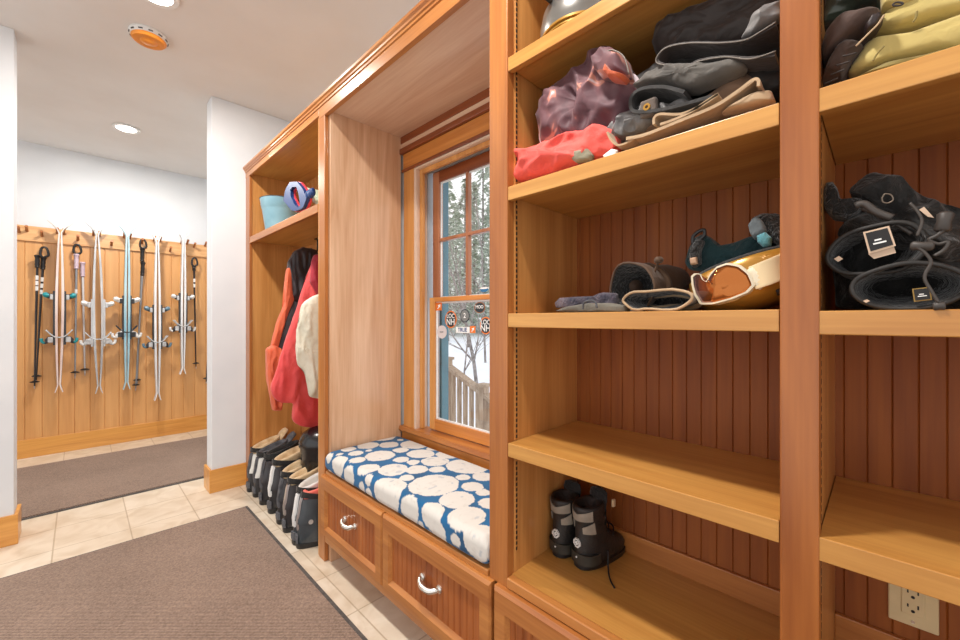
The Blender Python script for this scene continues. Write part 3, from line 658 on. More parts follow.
YS = YW-.135     # plane the skis hang in
def ski_pair(label, px, ytip, ytail, base_c, edge_c, top_c, hw=.012, bow=.022, spread=.05, up=None, lo=None, bind=(WHITE, BLACK), tint=None, tailpx=None, group='pairs of skis on the peg rail'):
    tp = PY(px, ytip, YS); tl = PY(tailpx or px, ytail, YS)
    t = thing('ski_pair', label, 'skis', (tl.x, YS, tl.z), group=group)
    L = tp.z-tl.z; w = .048
    for s in (-1, 1):
        def xat(f):   # f 0 tail .. 1 tip ; gap between the two bases
            lean = (tp.x-tl.x)*f
            if f > .93: g = .003+spread*((f-.93)/.07)**1.7
            elif f < .04: g = .003+.022*((.04-f)/.04)
            else: g = .003+bow*math.sin((f-.04)/.88*math.pi)**.9
            return lean, g
        N = 44; R_ = []; E1 = []
        for i in range(N+1):
            f = i/N; lean, g = xat(f); th = .006+.013*math.sin(min(1, max(0, f*1.02))*math.pi)**.7
            ww = w*(1.0-.16*math.sin(f*math.pi))*(1 if f < .93 else max(.25, 1-((f-.93)/.07)**2*.75)); z = tl.z+L*f; x = tl.x+lean
            R_.append([Vector((x+s*g, YS-ww, z)), Vector((x+s*(g+th), YS-ww*.96, z)), Vector((x+s*(g+th), YS+ww*.96, z)), Vector((x+s*g, YS+ww, z))])
        bm = loft(NB(), R_); k = obj('ski', bm, edge_c, t, bevel=0)
        # coloured top sheet and base
        T = [[p[1]+Vector((s*.0004, .004, 0)), p[1]+Vector((s*.0016, .005, 0)), p[2]+Vector((s*.0016, -.005, 0)), p[2]+Vector((s*.0004, -.004, 0))] for p in R_]
        obj('top_sheet', loft(NB(), T[1:-1]), top_c, k)
        zb = [PY(px, up, YS).z, PY(px, lo, YS).z]
        fm = (sum(zb)/2-tl.z)/L; lean, g = xat(fm); x0 = tl.x+lean+s*(g+.016)
        obj('binding_plate', box(NB(), x0, x0+s*.018, YS-.031, YS+.031, zb[1]-.07, zb[0]+.06), bind[1] if bind[0] is WHITE else bind[0], k, bevel=.004)
        for j, zz in enumerate(zb):
            f = (zz-tl.z)/L; lean, g = xat(f); x0 = tl.x+lean+s*(g+.019); X = lambda d: x0+s*d*.86
            bm = NB()
            if j == 0:   # heel piece (upper) : base plate and tower
                loft(bm, [ring((X(d), YS, zz+dz), (0, hy, 0), (0, 0, hz), 14, 3) for d, hy, hz, dz in ((-.004, .030, .11, -.04), (.008, .030, .10, -.04), (.012, .024, .034, 0), (.040, .022, .026, .004), (.062, .024, .030, .012), (.078, .018, .020, .018))])
                b = obj('toe_binding', bm, bind[0], k, smooth=True)
                obj('toe_housing', box(NB(), X(.016), X(.044), YS-.033, YS+.033, zz-.030, zz+.024), LG if bind[0] is not WHITE else DG, k, bevel=.008)
                bm = NB(); loft(bm, [ring((X(d), YS, zz+dz), (0, hy, 0), (0, 0, hz), 12) for d, hy, hz, dz in ((.050, .036, .016, .012), (.068, .038, .030, .016), (.096, .034, .022, .020), (.104, .02, .010, .02))]); obj('binding_wing', bm, tint or bind[1], k, smooth=True)
            else:
                loft(bm, [ring((X(d), YS, zz+dz), (0, hy, 0), (0, 0, hz), 14, 3) for d, hy, hz, dz in ((-.004, .030, .12, .05), (.008, .030, .11, .05), (.012, .024, .036, .01), (.038, .026, .022, -.004), (.062, .026, .034, -.020), (.084, .018, .024, -.036))])
                b = obj('heel_binding', bm, bind[0], k, smooth=True)
                obj('heel_housing', box(NB(), X(.016), X(.060), YS-.034, YS+.034, zz-.045, zz+.012), LG if bind[0] is not WHITE else DG, k, bevel=.008)
                bm = NB(); tube(bm, smooth_path([(X(.04), YS, zz-.01), (X(.075), YS, zz-.045), (X(.105), YS, zz-.035), (X(.112), YS, zz+.0)], 4), [.013]*13, 8); obj('heel_lever', bm, tint or bind[1], k, smooth='all')
                for yy in (-.052, .052):
                    bm = NB(); tube(bm, smooth_path([(X(-.045), YS+yy*1.15, zz+.008), (X(-.01), YS+yy*1.15, zz+.010), (X(.03), YS+yy*1.05, zz+.035), (X(.075), YS+yy*1.05, zz+.085)], 4), .0055, 6); obj('brake_arm', bm, DG if bind[0] is WHITE else LG, k, smooth='all')
    return t
SG = noisy('ski_silver', lin(176, 180, 184), lin(216, 220, 222), 12, .25, metal=.3, stretch=(1, 1, .3))
SWH = noisy('ski_white', lin(214, 216, 218), lin(240, 240, 240), 10, .3, stretch=(1, 1, .3))
SBL = noisy('ski_light_blue', lin(138, 186, 204), lin(186, 218, 228), 8, .3, stretch=(1, 1, .3))
SRS = noisy('ski_rose_white', lin(214, 190, 182), lin(238, 226, 220), 8, .3, stretch=(1, 1, .3))
SDK = noisy('ski_dark_print', lin(52, 64, 84), lin(190, 190, 196), 9, .3, stretch=(1, 1, .3), lo=.45, hi=.6)
TL = flat('teal_binding', (28, 150, 158), .4); BG = flat('blue_grey_binding', (104, 136, 154), .4); DG = flat('dark_grey_binding', (52, 54, 58), .4); LG = flat('light_grey_binding', (196, 198, 200), .35)
ski_pair('rose-white skis with teal bindings, leftmost pair on the rail', 60.5, 222, 392, None, SRS, SDK, bow=.010, spread=.085, up=297, lo=338, bind=(DG, LG), tint=TL, tailpx=59)
ski_pair('silver skis with white bindings, bowed wide apart, second pair from the left', 97, 224, 393, None, SG, SG, bow=.020, spread=.085, up=305, lo=340, bind=(LG, DG), tint=WHITE, tailpx=99)
ski_pair('light blue skis with white bindings in the middle of the rail', 127.5, 226, 389, None, SBL, SBL, bow=.003, spread=.075, up=301, lo=333, bind=(WHITE, DG), tint=WHITE, tailpx=126.5)
ski_pair('slim white skis with blue-grey bindings, hanging lowest', 157, 232, 400, None, SWH, SWH, bow=.008, spread=.06, up=310, lo=343, bind=(DG, LG), tint=BG, tailpx=157.5)
ski_pair('short white skis with white and black bindings, rightmost pair', 183.5, 232, 374, None, SWH, SG, bow=.004, spread=.05, up=298, lo=327, bind=(DG, WHITE), tint=WHITE, tailpx=182.5)

def pole(t, top, tip, grip, shaft, strap, band=None, YPp=None, glen=.13, loop=True):
    Y = YPp or YW-.07
    a = PY(*top, Y); b = PY(*tip, Y); d = (a-b).normalized(); L = (a-b).length
    side = Vector((d.z, 0, -d.x)); f = Vector((0, -1, 0))
    p = obj('shaft', tube(NB(), [b+d*.03, b+d*L*.5, a-d*glen*.6], [.0062, .0085, .0105], 10), shaft, t, smooth=True)
    g = obj('grip', loft(NB(), [ring(a-d*glen+d*glen*k, side*r, f*r*1.1, 14) for k, r in ((0, .014), (.05, .020), (.12, .0165), (.25, .0195), (.4, .0165), (.55, .0195), (.7, .0165), (.84, .020), (.93, .026), (1, .018))]), grip, t, smooth=True)
    if loop:
        s0 = a-d*.005
        pts = smooth_path([s0, s0+side*.035+Vector((0, 0, .03)), s0+side*.02+Vector((0, 0, .10)), s0-side*.012+Vector((0, 0, .095)), s0-side*.022+Vector((0, 0, .03)), s0-side*.004], 6)
        obj('strap', tube(NB(), pts, .010, 8, (0, 1, 0), .35), strap, g, smooth='all')
    bk = b+d*.07
    bm = NB(); loft(bm, [ring(bk+d*z, side*r, f*r, 16) for z, r in ((-.008, .010), (-.004, .034), (.002, .036), (.014, .012))]); obj('basket', bm, BLACK, t, smooth=True)
    obj('tip', tube(NB(), [b+d*.045, b+d*.02, b], [.006, .005, .002], 8), SILVER, t, smooth=True)
    if band:
        for u_, mm in band: c = a-d*L*u_; obj('band', tube(NB(), [c-d*.022, c+d*.022], .0115, 12), mm, p)
PB = flat('pole_black', (38, 36, 38), .35); PS = flat('pole_silver', (150, 154, 160), .3, .4); PWH = flat('pole_white', (214, 212, 214), .3); LIL = flat('lilac_grip', (206, 186, 200), .5)
def poles(label, **k):
    return thing('ski_poles', label, 'ski poles', (k['x'], YW-.07, .9), group='ski poles on the peg rail')
def px_x(px): return PY(px, 300, YW-.07).x
t = poles('pair of black ski poles with white rings, leftmost on the rail', x=px_x(37)); rb = [(.17, WHITE), (.21, WHITE), (.25, WHITE)]
pole(t, (37.5, 255), (34.5, 389), BLACK, PB, BLACK, rb, loop=False); pole(t, (43.5, 257), (36, 383), BLACK, PB, BLACK, [(.18, WHITE), (.23, WHITE), (.28, WHITE)], YPp=YW-.035)
t = poles('ski poles with lilac grips and white shafts, between first and second skis', x=px_x(79))
pole(t, (76.5, 254), (75, 379), LIL, PS, BLACK, [(.3, WHITE)], glen=.16); pole(t, (82.5, 262), (85, 376), LIL, PWH, BLACK, YPp=YW-.035, glen=.16, loop=False)
t = poles('pair of silver ski poles with black grips, left of the slim white skis', x=px_x(143))
pole(t, (143, 262), (135.5, 391), BLACK, PS, BLACK, glen=.16, loop=False); pole(t, (142.5, 248), (137, 386), BLACK, PS, BLACK, YPp=YW-.035, glen=.16)
t = poles('short dark ski poles with a white band, right of the last skis', x=px_x(195))
pole(t, (194, 266), (196, 369), BLACK, PB, BLACK, [(.14, WHITE), (.19, WHITE)], glen=.06)
t = poles('ski poles mostly hidden behind the right wall stub', x=px_x(212))
pole(t, (214, 262), (206, 384), BLACK, PB, BLACK, YPp=YW-.07)

# ================================================================== COAT LOCKER CONTENTS
Z1 = 2.089
# bucket
c = PY(279, 220, 3.16); bx, by = 1.165, 3.47
t = thing('bucket', 'pale blue tapered metal bucket on the locker shelf', 'bucket', (bx, by, Z1))
BLUEB = noisy('pale_blue_enamel', lin(118, 160, 176), lin(140, 180, 194), 6, .35)
prof = [(.001, 0), (.085, 0), (.09, .004), (.098, .06), (.112, .15), (.1135, .156), (.116, .16), (.124, .215), (.119, .215), (.11, .155), (.094, .06), (.086, .008), (.001, .008)]
obj('body', lathe(NB(), [(r*1.24, z*1.3) for r, z in prof], (bx, by, Z1), 40), BLUEB, t, smooth=True)
obj('rim', loft(NB(), [ring((bx, by, Z1+.277+z), (r*1.24, 0, 0), (0, r*1.24, 0), 40) for r, z in ((.124, 0), (.127, .003), (.124, .006), (.120, .004), (.1205, 0), (.124, 0))], False, False), flat('dark_rim', (66, 84, 92), .4), t, smooth='all')
for s in (-1, 1):
    q = Vector((bx+s*.152*.7, by-s*.152*.7, Z1+.25)); obj('ear', tube(NB(), [q-Vector((s*.006, -s*.006, 0)), q+Vector((s*.008, -s*.008, 0))], .014, 12), BLUEB, t)
# snow toy with hexagonal ring handle
XT = 1.035
BLT = flat('blue_toy_plastic', (20, 60, 116), .4); RDT = flat('red_toy_plastic', (214, 66, 78), .4)
out = [(291.5, 182.5), (299, 182), (305, 190), (308.5, 199), (304.5, 208.5), (298, 211), (293.5, 211), (285, 201), (287, 190)]
inn = [(294, 187.5), (298, 187), (300.5, 195), (302, 206), (299.5, 207.5), (296.5, 205), (292.5, 197), (292, 190)]
t = thing('snow_toy', 'blue and red plastic snow toy with a hexagonal ring handle', 'toy', PX(297, 211, XT))
def ringplate(o, i, X0, X1, n=40):
    O = resample([PX(a, b, XT) for a, b in o], n); I = resample([PX(a, b, XT) for a, b in i], n)
    k = min(range(n), key=lambda k: (I[k]-O[0]).length); I = I[k:]+I[:k]
    st = lambda P, X: [Vector((X, p.y, p.z)) for p in P]
    return loft(NB(), [st(O, X0), st(O, X1), st(I, X1), st(I, X0), st(O, X0)], False, False)
obj('ring_handle', ringplate(out, inn, XT-.012, XT+.010), BLT, t, smooth=True)
c0 = PX(297, 197, XT)
def off(P, d): return [(297+(a-297)*d, 197+(b-197)*d) for a, b in P]
obj('red_edge', ringplate(off(out, 1.05), off(inn, .9), XT+.011, XT+.024), RDT, t, smooth=True)
a = PX(305.5, 197, XT+.006); b = Vector((a.x, a.y-.12, a.z+.005))
bm = NB(); R_ = []
for i in range(22):
    f = i/21; p = a.lerp(b, f); r = .028+.004*math.sin(f*6*math.pi); R_.append(ring(p, (r*.6, 0, 0), (0, 0, r), 16))
obj('ribbed_neck', loft(bm, R_), BLT, t, smooth='all')
q = PX(317.3, 195, 1.03); 
t = thing('white_box', 'white carton standing at the right end of the locker shelf', 'box', (1.1, q.y-.05, Z1))
obj('carton', box(NB(), 1.035, 1.25, 2.345, 2.425, Z1, Z1+.20), flat('white_card', (232, 234, 236), .6), t, bevel=.003)
bm = NB(); box(bm, 1.033, 1.0352, 2.36, 2.412, Z1+.07, Z1+.12); obj('printed_label', bm, flat('pink_print', (214, 170, 166), .6), t)
t = thing('board_game', 'flat pale green box leaning behind the blue toy', 'box', (1.2, 2.6, Z1))
bm = NB(); box(bm, -.13, .13, -.14, .14, 0, .05); xf(bm, Matrix.Translation((1.22, 2.66, Z1+.092)) @ Matrix.Rotation(.55, 4, 'X')); obj('lid', bm, flat('pale_green_card', (190, 206, 178), .6), t, bevel=.003)

# hooks
for k, y in enumerate((3.22, 2.86, 2.52)):
    t = thing('coat_hook', ['coat hook under the locker shelf holding the orange and grey jacket', 'coat hook under the locker shelf holding the red jacket', 'coat hook under the locker shelf holding the cream vest'][k], 'hook', (1.36, y, 2.0), group='coat hooks under the shelf')
    obj('plate', box(NB(), 1.34, 1.38, y-.02, y+.02, 2.046, 2.0525), DARKROD, t)
    obj('hook', tube(NB(), smooth_path([(1.36, y, 2.05), (1.36, y, 1.98), (1.352, y, 1.945), (1.33, y, 1.935), (1.312, y, 1.95), (1.31, y, 1.97)], 4), .006, 8), DARKROD, t, smooth='all')
# jackets: bodies hanging across the locker, sleeves nearest the opening
def cloth(name, c1, c2, rough=.8, scale=6, sheen=.15, bump=.35, lo=.3, hi=.7, st=(1, 1, 1), bs=25): return noisy(name, lin(*c1), lin(*c2), scale, rough, sheen=sheen, bump=bump, bscale=bs, lo=lo, hi=hi, stretch=st)
ORJ = cloth('orange_nylon', (212, 92, 56), (232, 116, 74), .6); GRJ = cloth('slate_grey_nylon', (70, 74, 80), (96, 100, 106), .6); BKJ = cloth('charcoal_nylon', (40, 36, 40), (60, 54, 58), .55)
RDJ = cloth('red_nylon', (216, 64, 66), (232, 86, 84), .6); RDK = cloth('dark_red_nylon', (150, 24, 44), (176, 36, 56), .6); CRJ = cloth('cream_quilted_nylon', (206, 200, 178), (232, 226, 208), .6, bump=.5)
def hung(name, label, cat, Y, parts, hz=(1.22, 1.97)):
    zs = min(PY(*p, Y+pp[4]).z for pp in parts for p in pp[2])
    t = thing(name, label, cat, (1.22, Y, zs))
    for pn, mat, outl, d, dy, seed, fold in [(p[0], p[1], p[2], p[3], p[4], p[5], p[6]) for p in parts]:
        bm = pillow(pyo(outl, Y+dy), (0, -1, 0), d*.8, d*.8, seed, fold*1.5, 12, (1, 1, .28), n=120, rings_=20, power=.8, boxy=.5)
        obj(pn, bm, mat, t, smooth='all')
    return t
hung('hooded_jacket', 'orange, slate and charcoal hooded jacket hanging deepest in the locker', 'jacket', 3.22, [
    ('hood', BKJ, [(288, 262), (294, 251), (303, 247), (316, 250), (322, 262), (321, 280), (310, 300), (300, 304), (290, 298), (287, 280)], .055, 0, 3, .05),
    ('front_panel', GRJ, [(290, 286), (300, 292), (322, 290), (322, 380), (290, 372), (282, 358), (272, 350), (272, 342), (282, 310)], .05, .03, 5, .04),
    ('orange_yoke', ORJ, [(287, 268), (291, 268), (292, 288), (294, 300), (285, 322), (277, 350), (270, 350), (276, 325), (286, 302), (285, 285)], .04, -.02, 8, .02),
    ('sleeve', ORJ, [(266, 348), (272, 345), (281, 348), (285, 372), (283, 398), (281, 410), (273, 411), (270, 398), (267, 375)], .05, -.04, 9, .05)])
hung('red_jacket', 'long red jacket hanging in the locker, in front of the hooded one', 'jacket', 2.9, [
    ('body', RDJ, [(312, 262), (318, 258), (330, 262), (330, 430), (318, 428.5), (300, 426), (292, 421), (294, 402), (283, 404), (272, 397), (270.5, 388), (279, 362), (288, 334), (298, 304), (305, 280)], .055, 0, 11, .035),
    ('collar', RDK, [(311, 262), (314, 255), (322, 252), (332, 256), (332, 290), (318, 296), (310, 282)], .05, -.05, 12, .02)])
hung('quilted_vest', 'cream quilted vest hanging nearest the bench side of the locker', 'vest', 2.55, [
    ('body', CRJ, [(299, 318), (303, 304), (311, 297), (325, 292), (342, 296), (342, 398), (324, 399), (309, 397), (305, 374), (299, 366), (296, 352), (296, 334)], .05, 0, 21, .05),
    ('quilt_seam', RDK if False else CRJ, [(296, 346), (318, 350), (342, 352), (342, 356), (318, 355), (296, 351)], .058, 0, 22, .01)])
# black bin
t = thing('rubbish_bin', 'glossy black bin with a rounded lid at the back of the locker', 'bin', (1.24, 2.86, 0))
GLB = flat('glossy_black', (20, 20, 22), .25, coat=.3)
obj('body', lathe(NB(), [(.001, 0), (.115, 0), (.12, .01), (.142, .50), (.001, .50)], (1.235, 2.86, 0), 36), GLB, t, smooth=True)
obj('lid', lathe(NB(), [(.001, .5), (.150, .5), (.152, .515), (.146, .55), (.125, .59), (.08, .62), (.03, .632), (.001, .634)], (1.235, 2.86, 0), 36), GLB, t, smooth=True)

# ---- ski boots (local frame: toe towards -X, heel +X, layout units)
def ski_boot(label, loc, rotz, shell, cuffm, liner, accent, s=1.0, kind='boot', tongue=True):
    t = thing('ski_boot', label, 'ski boot', loc, (0, 0, rotz), 'ski boots in a row on the floor')
    P = lambda x, y, z: Vector((-x*s, -y*s, z*s*1.12))
    def R(x0, x1, w, z, p=2.4, dz=0): return [v for v in ring(P((x0+x1)/2, 0, z), P((x1-x0)/2, 0, -dz), P(0, w, 0), 24, p)]
    bm = NB(); loft(bm, [R(-.155, .155, .046, .0, 3), R(-.162, .158, .050, .006, 3), R(-.162, .158, .050, .030, 3)]); so = obj('sole', bm, BLACK, t, local=True, smooth=True)
    bm = NB(); loft(bm, [R(-.158, .152, .050, .028, 2.6), R(-.156, .152, .056, .05, 2.4), R(-.148, .15, .058, .08, 2.2, .006), R(-.118, .15, .055, .112, 2.1, .02), R(-.078, .148, .052, .14, 2, .02), R(-.052, .144, .050, .17, 2, .015), R(-.048, .138, .050, .19, 2, .01)])
    obj('lower_shell', bm, shell, t, local=True, smooth=True, angle=50)
    bm = NB(); loft(bm, [R(-.062, .152, .057, .135, 2.2, .0), R(-.06, .15, .059, .165, 2.1, .008), R(-.07, .138, .056, .205, 2.1, .012), R(-.082, .130, .058, .25, 2.1, .014), R(-.095, .124, .062, .285, 2.1, .02), R(-.084, .114, .055, .287, 2.1, .02), R(-.07, .110, .05, .25, 2.1)], cap1=False)
    obj('cuff', bm, cuffm, t, local=True, smooth=True, angle=50)
    bm = NB(); loft(bm, [R(-.078, .112, .050, .26, 2.1, 0), R(-.092, .116, .054, .292, 2.1, .02), R(-.102, .120, .060, .318, 2.1, .022), R(-.106, .118, .060, .332, 2.1, .026), R(-.098, .108, .052, .334, 2.1, .026), R(-.080, .092, .040, .318, 2.1, .022), R(-.055, .075, .03, .25, 2.1, 0)], cap1=True)
    li = obj('liner', bm, liner, t, local=True, smooth='all')
    if tongue:
        bm = NB(); loft(bm, [ring(P(x, 0, z), P(.010, 0, .012), P(0, w, 0), 14) for x, z, w in ((-.07, .25, .036), (-.095, .32, .044), (-.132, .368, .052), (-.158, .388, .044), (-.168, .394, .022))]); obj('tongue', bm, liner, li, local=True, smooth='all')
    for zz, x0, w in ((.085, -.128, .058), (.125, -.082, .056), (.20, -.072, .061), (.25, -.084, .0625)):
        bm = NB(); pts = [P(x0+.10, -w*.98, zz-.022), P(x0+.035, -w*1.02, zz-.008), P(x0+.006, -w*.72, zz+.006), P(x0-.006, 0, zz+.016), P(x0+.006, w*.72, zz+.006), P(x0+.035, w*1.02, zz-.008), P(x0+.10, w*.98, zz-.022)]
        tube(bm, smooth_path(pts, 5), .007*s, 8, (0, 0, 1), 1.3); bk = obj('buckle_strap', bm, accent, t, local=True, smooth='all')
        bm = NB(); q = P(x0+.05, w*.95, zz); box(bm, q.x-.030*s, q.x+.032*s, q.y-.012*s, q.y+.004*s, q.z-.007*s, q.z+.007*s); obj('buckle', bm, SILVER, bk, local=True, bevel=.002)
    bm = NB(); loft(bm, [R(-.092, .13, .0635, .268, 2.1, -.015), R(-.095, .131, .065, .272, 2.1, -.015), R(-.10, .128, .066, .292, 2.1, -.02), R(-.095, .125, .064, .296, 2.1, -.02)], False, False); obj('power_strap', bm, BLKFAB, t, local=True, smooth=True)
    for sy in (-1, 1): q = P(.075, sy*.056, .150); obj('pivot', tube(NB(), [q, q+Vector((0, -sy*.006*s, 0))], .014*s, 14), SILVER if accent is not BLACK else GREYL, t, local=True, smooth=True)
    obj('spine', loft(NB(), [[P(x, -.018, z), P(x+.012, -.013, z), P(x+.012, .013, z), P(x, .018, z)] for x, z in ((.140, .10), (.144, .15), (.134, .20), (.126, .25), (.118, .275))]), accent if accent is not BLACK else GREYL, t, local=True, smooth=True)
    obj('heel_pad', loft(NB(), [[P(x, -.026, z), P(x+.012, -.018, z), P(x+.012, .018, z), P(x, .026, z)] for x, z in ((.146, .030), (.148, .05), (.146, .072))]), GREYL, t, local=True, smooth=True)
    return t
rb_ = [  # px,py of the toe on the floor, materials
 ((247, 491), BLKSHELL, WHTSHELL, TAN, BLACK, 'white-cuffed black ski boot standing farthest from the camera, against the wall'),
 ((254, 497), BLKSHELL, WHTSHELL, GREYL, BLACK, 'ski boot with white cuff and grey collar, second from the wall'),
 ((261, 505), BLKSHELL, BLKSHELL, BLKFAB, BLACK, 'tall plain black ski boot with a black collar'),
 ((268, 512), BLKSHELL, BLKSHELL, TAN, WHITE, 'black ski boot with white buckle straps beside the tall plain one'),
 ((277, 523), BLKSHELL, BLKSHELL, TAN, GREYL, 'black ski boot with tan liner, farther of the two tan-lined'),
 ((285, 533), BLKSHELL, BLKSHELL, TAN, SILVER, 'black ski boot with tan liner, nearer of the two tan-lined'),
 ((293, 544), GRYSHELL, GRYSHELL, WHTSHELL, WHITE, 'grey ski boot with white liner and straps'),
 ((300, 552), GRYSHELL, GRYSHELL, CORAL, SILVER, 'dark grey ski boot with coral liner, nearest the bench')]
for k, ((px, py), sh, cu, li, ac, lab) in enumerate(rb_):
    p = PZ(px, py, 0); sc = 1.0 if k not in (2, 3) else 1.08
    if k == 7: sc = .98
    ski_boot(lab, (p.x+.150*sc, p.y+(0, .01, 0, -.01, 0, .01, 0, .02)[k], .0), (.16, .05, -.10, .10, .12, -.06, .06, -.30)[k], sh, cu, li, ac, sc, tongue=(k != 2))

# ================================================================== SHELF CONTENTS, LEFT BAY
ZS1, ZS2, ZS3, ZD = 2.2615, 1.8355, 1.4175, .548
# silver helmet on the top shelf
hc = Vector((1.175, .67, ZS1))
t = thing('ski_helmet', 'silver-grey helmet with gold rim on the topmost shelf', 'helmet', hc)
SLV = noisy('satin_silver_shell', lin(112, 110, 106), lin(146, 142, 136), 4, .3, metal=.6, coat=.3); GLD = flat('gold_rim', (168, 124, 48), .35, .4); INN = noisy('helmet_lining', lin(38, 32, 28), lin(62, 54, 46), 30, .9)
prof = [(.156, .018), (.160, .035), (.160, .06), (.152, .10), (.13, .14), (.09, .17), (.045, .185), (.001, .189)]
obj('shell', loft(NB(), [ring(hc+Vector((0, 0, z)), (r*1.12, 0, 0), (0, r*.92, 0), 40) for r, z in [(.13, .02)]+prof], False, True), SLV, t, smooth=True)
for i, z in enumerate((.002, .012)): obj('rim_band', loft(NB(), [ring(hc+Vector((0, 0, z+dz)), (r*1.12, 0, 0), (0, r*.92, 0), 40) for r, dz in ((.150+.006*i, 0), (.157+.004*i, .002), (.157+.004*i, .008), (.150+.006*i, .010), (.14, .005), (.150+.006*i, 0))], False, False), GLD, t, smooth=True)
obj('lining', loft(NB(), [ring(hc+Vector((0, 0, z)), (r*1.12, 0, 0), (0, r*.92, 0), 40) for r, z in ((.10, .001), (.138, .0), (.142, .01), (.138, .03), (.12, .1))]), INN, t, smooth=True)
for i in range(3): a = 2.4+i*.5; q = hc+Vector((math.cos(a)*.168*1.0, -math.sin(a)*.140, .10)); obj('vent', tube(NB(), [q-Vector((.03, 0, 0)), q+Vector((.03, .0, .008))], [.008, .009], 10), INN, t)

# --- crumpled clothes on the second shelf
def body(name, label, cat, X, outl, mat, df, db, seed, fold=.04, f=8, st=(1, 1, 1), parts=(), zmin=None, group=None, power=.8, boxy=.45, nrm=(-1, 0, 0), n=110):
    P = pxo(outl, X); zs = min(p.z for p in P)
    if zmin is not None: zs = zmin
    c = sum(P, Vector())/len(P)
    t = thing(name, label, cat, (X, c.y, zs), group=group)
    obj(parts[0] if parts else 'cloth', pillow(P, nrm, df*.55, db, seed, fold, f, st, n=n, rings_=22, power=power, zmin=zmin, boxy=boxy), mat, t, smooth='all')
    return t
def add_pillow(t, name, X, outl, mat, df, db, seed, fold=.02, f=8, st=(1, 1, 1), zmin=None, n=96): return obj(name, pillow(pxo(outl, X), (-1, 0, 0), df*.7, db, seed, fold, f, st, n=n, rings_=14, zmin=zmin, power=.8, boxy=.5), mat, t, smooth='all')
def ribbon(t, name, mat, pts, X0, X1, th=.006, wob=.006, seed=0, k=6):
    """a folded edge: a curved sheet running along the drawn line, X0..X1 deep and th thick"""
    P = smooth_path([PX(a, b, X0) for a, b in pts], k); bm = NB(); rows = []; M = 7
    for i, p in enumerate(P):
        d = (P[min(i+1, len(P)-1)]-P[max(i-1, 0)]).normalized(); nn = Vector((0, -d.z, d.y))
        top = []; bot = []
        for m in range(M+1):
            x = X0+(X1-X0)*m/M; w = noise.noise(Vector((x*14, p.y*12, p.z*12+seed)))*wob*(1 if m else .3)
            q = Vector((x, p.y, p.z))+nn*w; top.append(q+nn*th/2); bot.append(q-nn*th/2)
        rows.append(top+bot[::-1])
    return obj(name, loft(bm, rows), mat, t, smooth=True, angle=60)
def edge(t, name, mat, pts, X, r=.003, k=5): return obj(name, tube(NB(), smooth_path([PX(a, b, X) for a, b in pts], k), r, 7), mat, t, smooth='all')
PUR = noisy('plum_floral_print', lin(92, 58, 66), lin(120, 78, 84), 9, .55, sheen=.1, bump=.2, bscale=40)
def floral():
    m, tt, b = nmat('plum_floral_nylon'); N = tt.nodes; L = tt.links
    tc = N.new('ShaderNodeTexCoord'); n1 = N.new('ShaderNodeTexNoise'); n1.inputs['Scale'].default_value = 9; n1.inputs['Detail'].default_value = 2; n1.inputs['Distortion'].default_value = 1.2
    L.new(tc.outputs['Object'], n1.inputs['Vector']); r = N.new('ShaderNodeValToRGB'); e = r.color_ramp.elements
    e[0].color = lin(84, 48, 56); e[0].position = .40; e[1].color = lin(106, 66, 72); e[1].position = .56
    for pz, c in ((.60, lin(130, 84, 84)), (.61, lin(186, 116, 100)), (.65, lin(190, 130, 116)), (.70, lin(214, 198, 204))): x = e.new(pz); x.color = c
    L.new(n1.outputs['Fac'], r.inputs[0]); L.new(r.outputs[0], b.inputs['Base Color']); setp(b, .65, 0, 0, .1); return m
FLO = floral(); COR = cloth('coral_cotton', (222, 74, 66), (240, 104, 90), .7); CORI = cloth('orange_lining', (176, 76, 42), (198, 96, 54), .8)
DGP = cloth('dark_charcoal_twill', (24, 21, 20), (38, 34, 32), .7); BRP = cloth('espresso_brown_nylon', (34, 25, 22), (50, 38, 33), .6); SLP = cloth('faded_grey_denim', (72, 68, 64), (108, 102, 94), .8); TNP = cloth('taupe_canvas', (96, 72, 54), (126, 98, 76), .75); KHP = cloth('khaki_trim', (164, 136, 104), (188, 160, 126), .75); PIPE = flat('grey_piping', (120, 112, 104), .6); GSP = cloth('grey_blue_satin', (84, 82, 84), (138, 134, 130), .5, scale=14)
t = body('crumpled_jacket', 'crumpled plum floral jacket on the second shelf', 'jacket', 1.12, [(541, 128), (546, 104), (550, 96), (566, 82), (590, 68), (600, 52), (610, 48), (622, 56), (630, 74), (640, 80), (650, 96), (645, 120), (628, 138), (600, 142), (565, 148), (545, 150)], FLO, .12, .18, 4, .085, 9.5, parts=('jacket_body',), zmin=ZS2)
add_pillow(t, 'hood', 1.04, [(594, 60), (604, 50), (614, 50), (625, 58), (629, 76), (618, 82), (604, 80), (597, 72)], FLO, .06, .09, 6, .03)
add_pillow(t, 'orange_lining', 1.005, [(608, 66), (614, 74), (628, 78), (624, 82), (612, 81), (606, 74)], CORI, .04, .03, 7, .02)
edge(t, 'hood_binding', PIPE, [(606, 52), (613, 50), (624, 57), (629, 74)], 1.0, .0018)
t = body('red_shirt', 'bright coral red shirt lying at the front left of the second shelf', 'shirt', 1.07, [(508, 156), (514, 151), (534, 150), (550, 144), (575, 134), (602, 126), (618, 132), (621, 148), (606, 157), (580, 165), (545, 176), (520, 183), (512, 184)], COR, .075, .06, 14, .06, 10, parts=('cloth',), zmin=ZS2)
add_pillow(t, 'collar', 1.04, [(575, 152), (590, 149), (594, 156), (592, 161), (578, 164), (573, 160)], cloth('sage_grey_cotton', (118, 112, 92), (146, 140, 118)), .03, .02, 15, .02)
add_pillow(t, 'care_label', 1.02, [(603, 156), (612, 149), (618, 150), (616, 156), (606, 160)], WHITE, .01, .01, 16, .003)
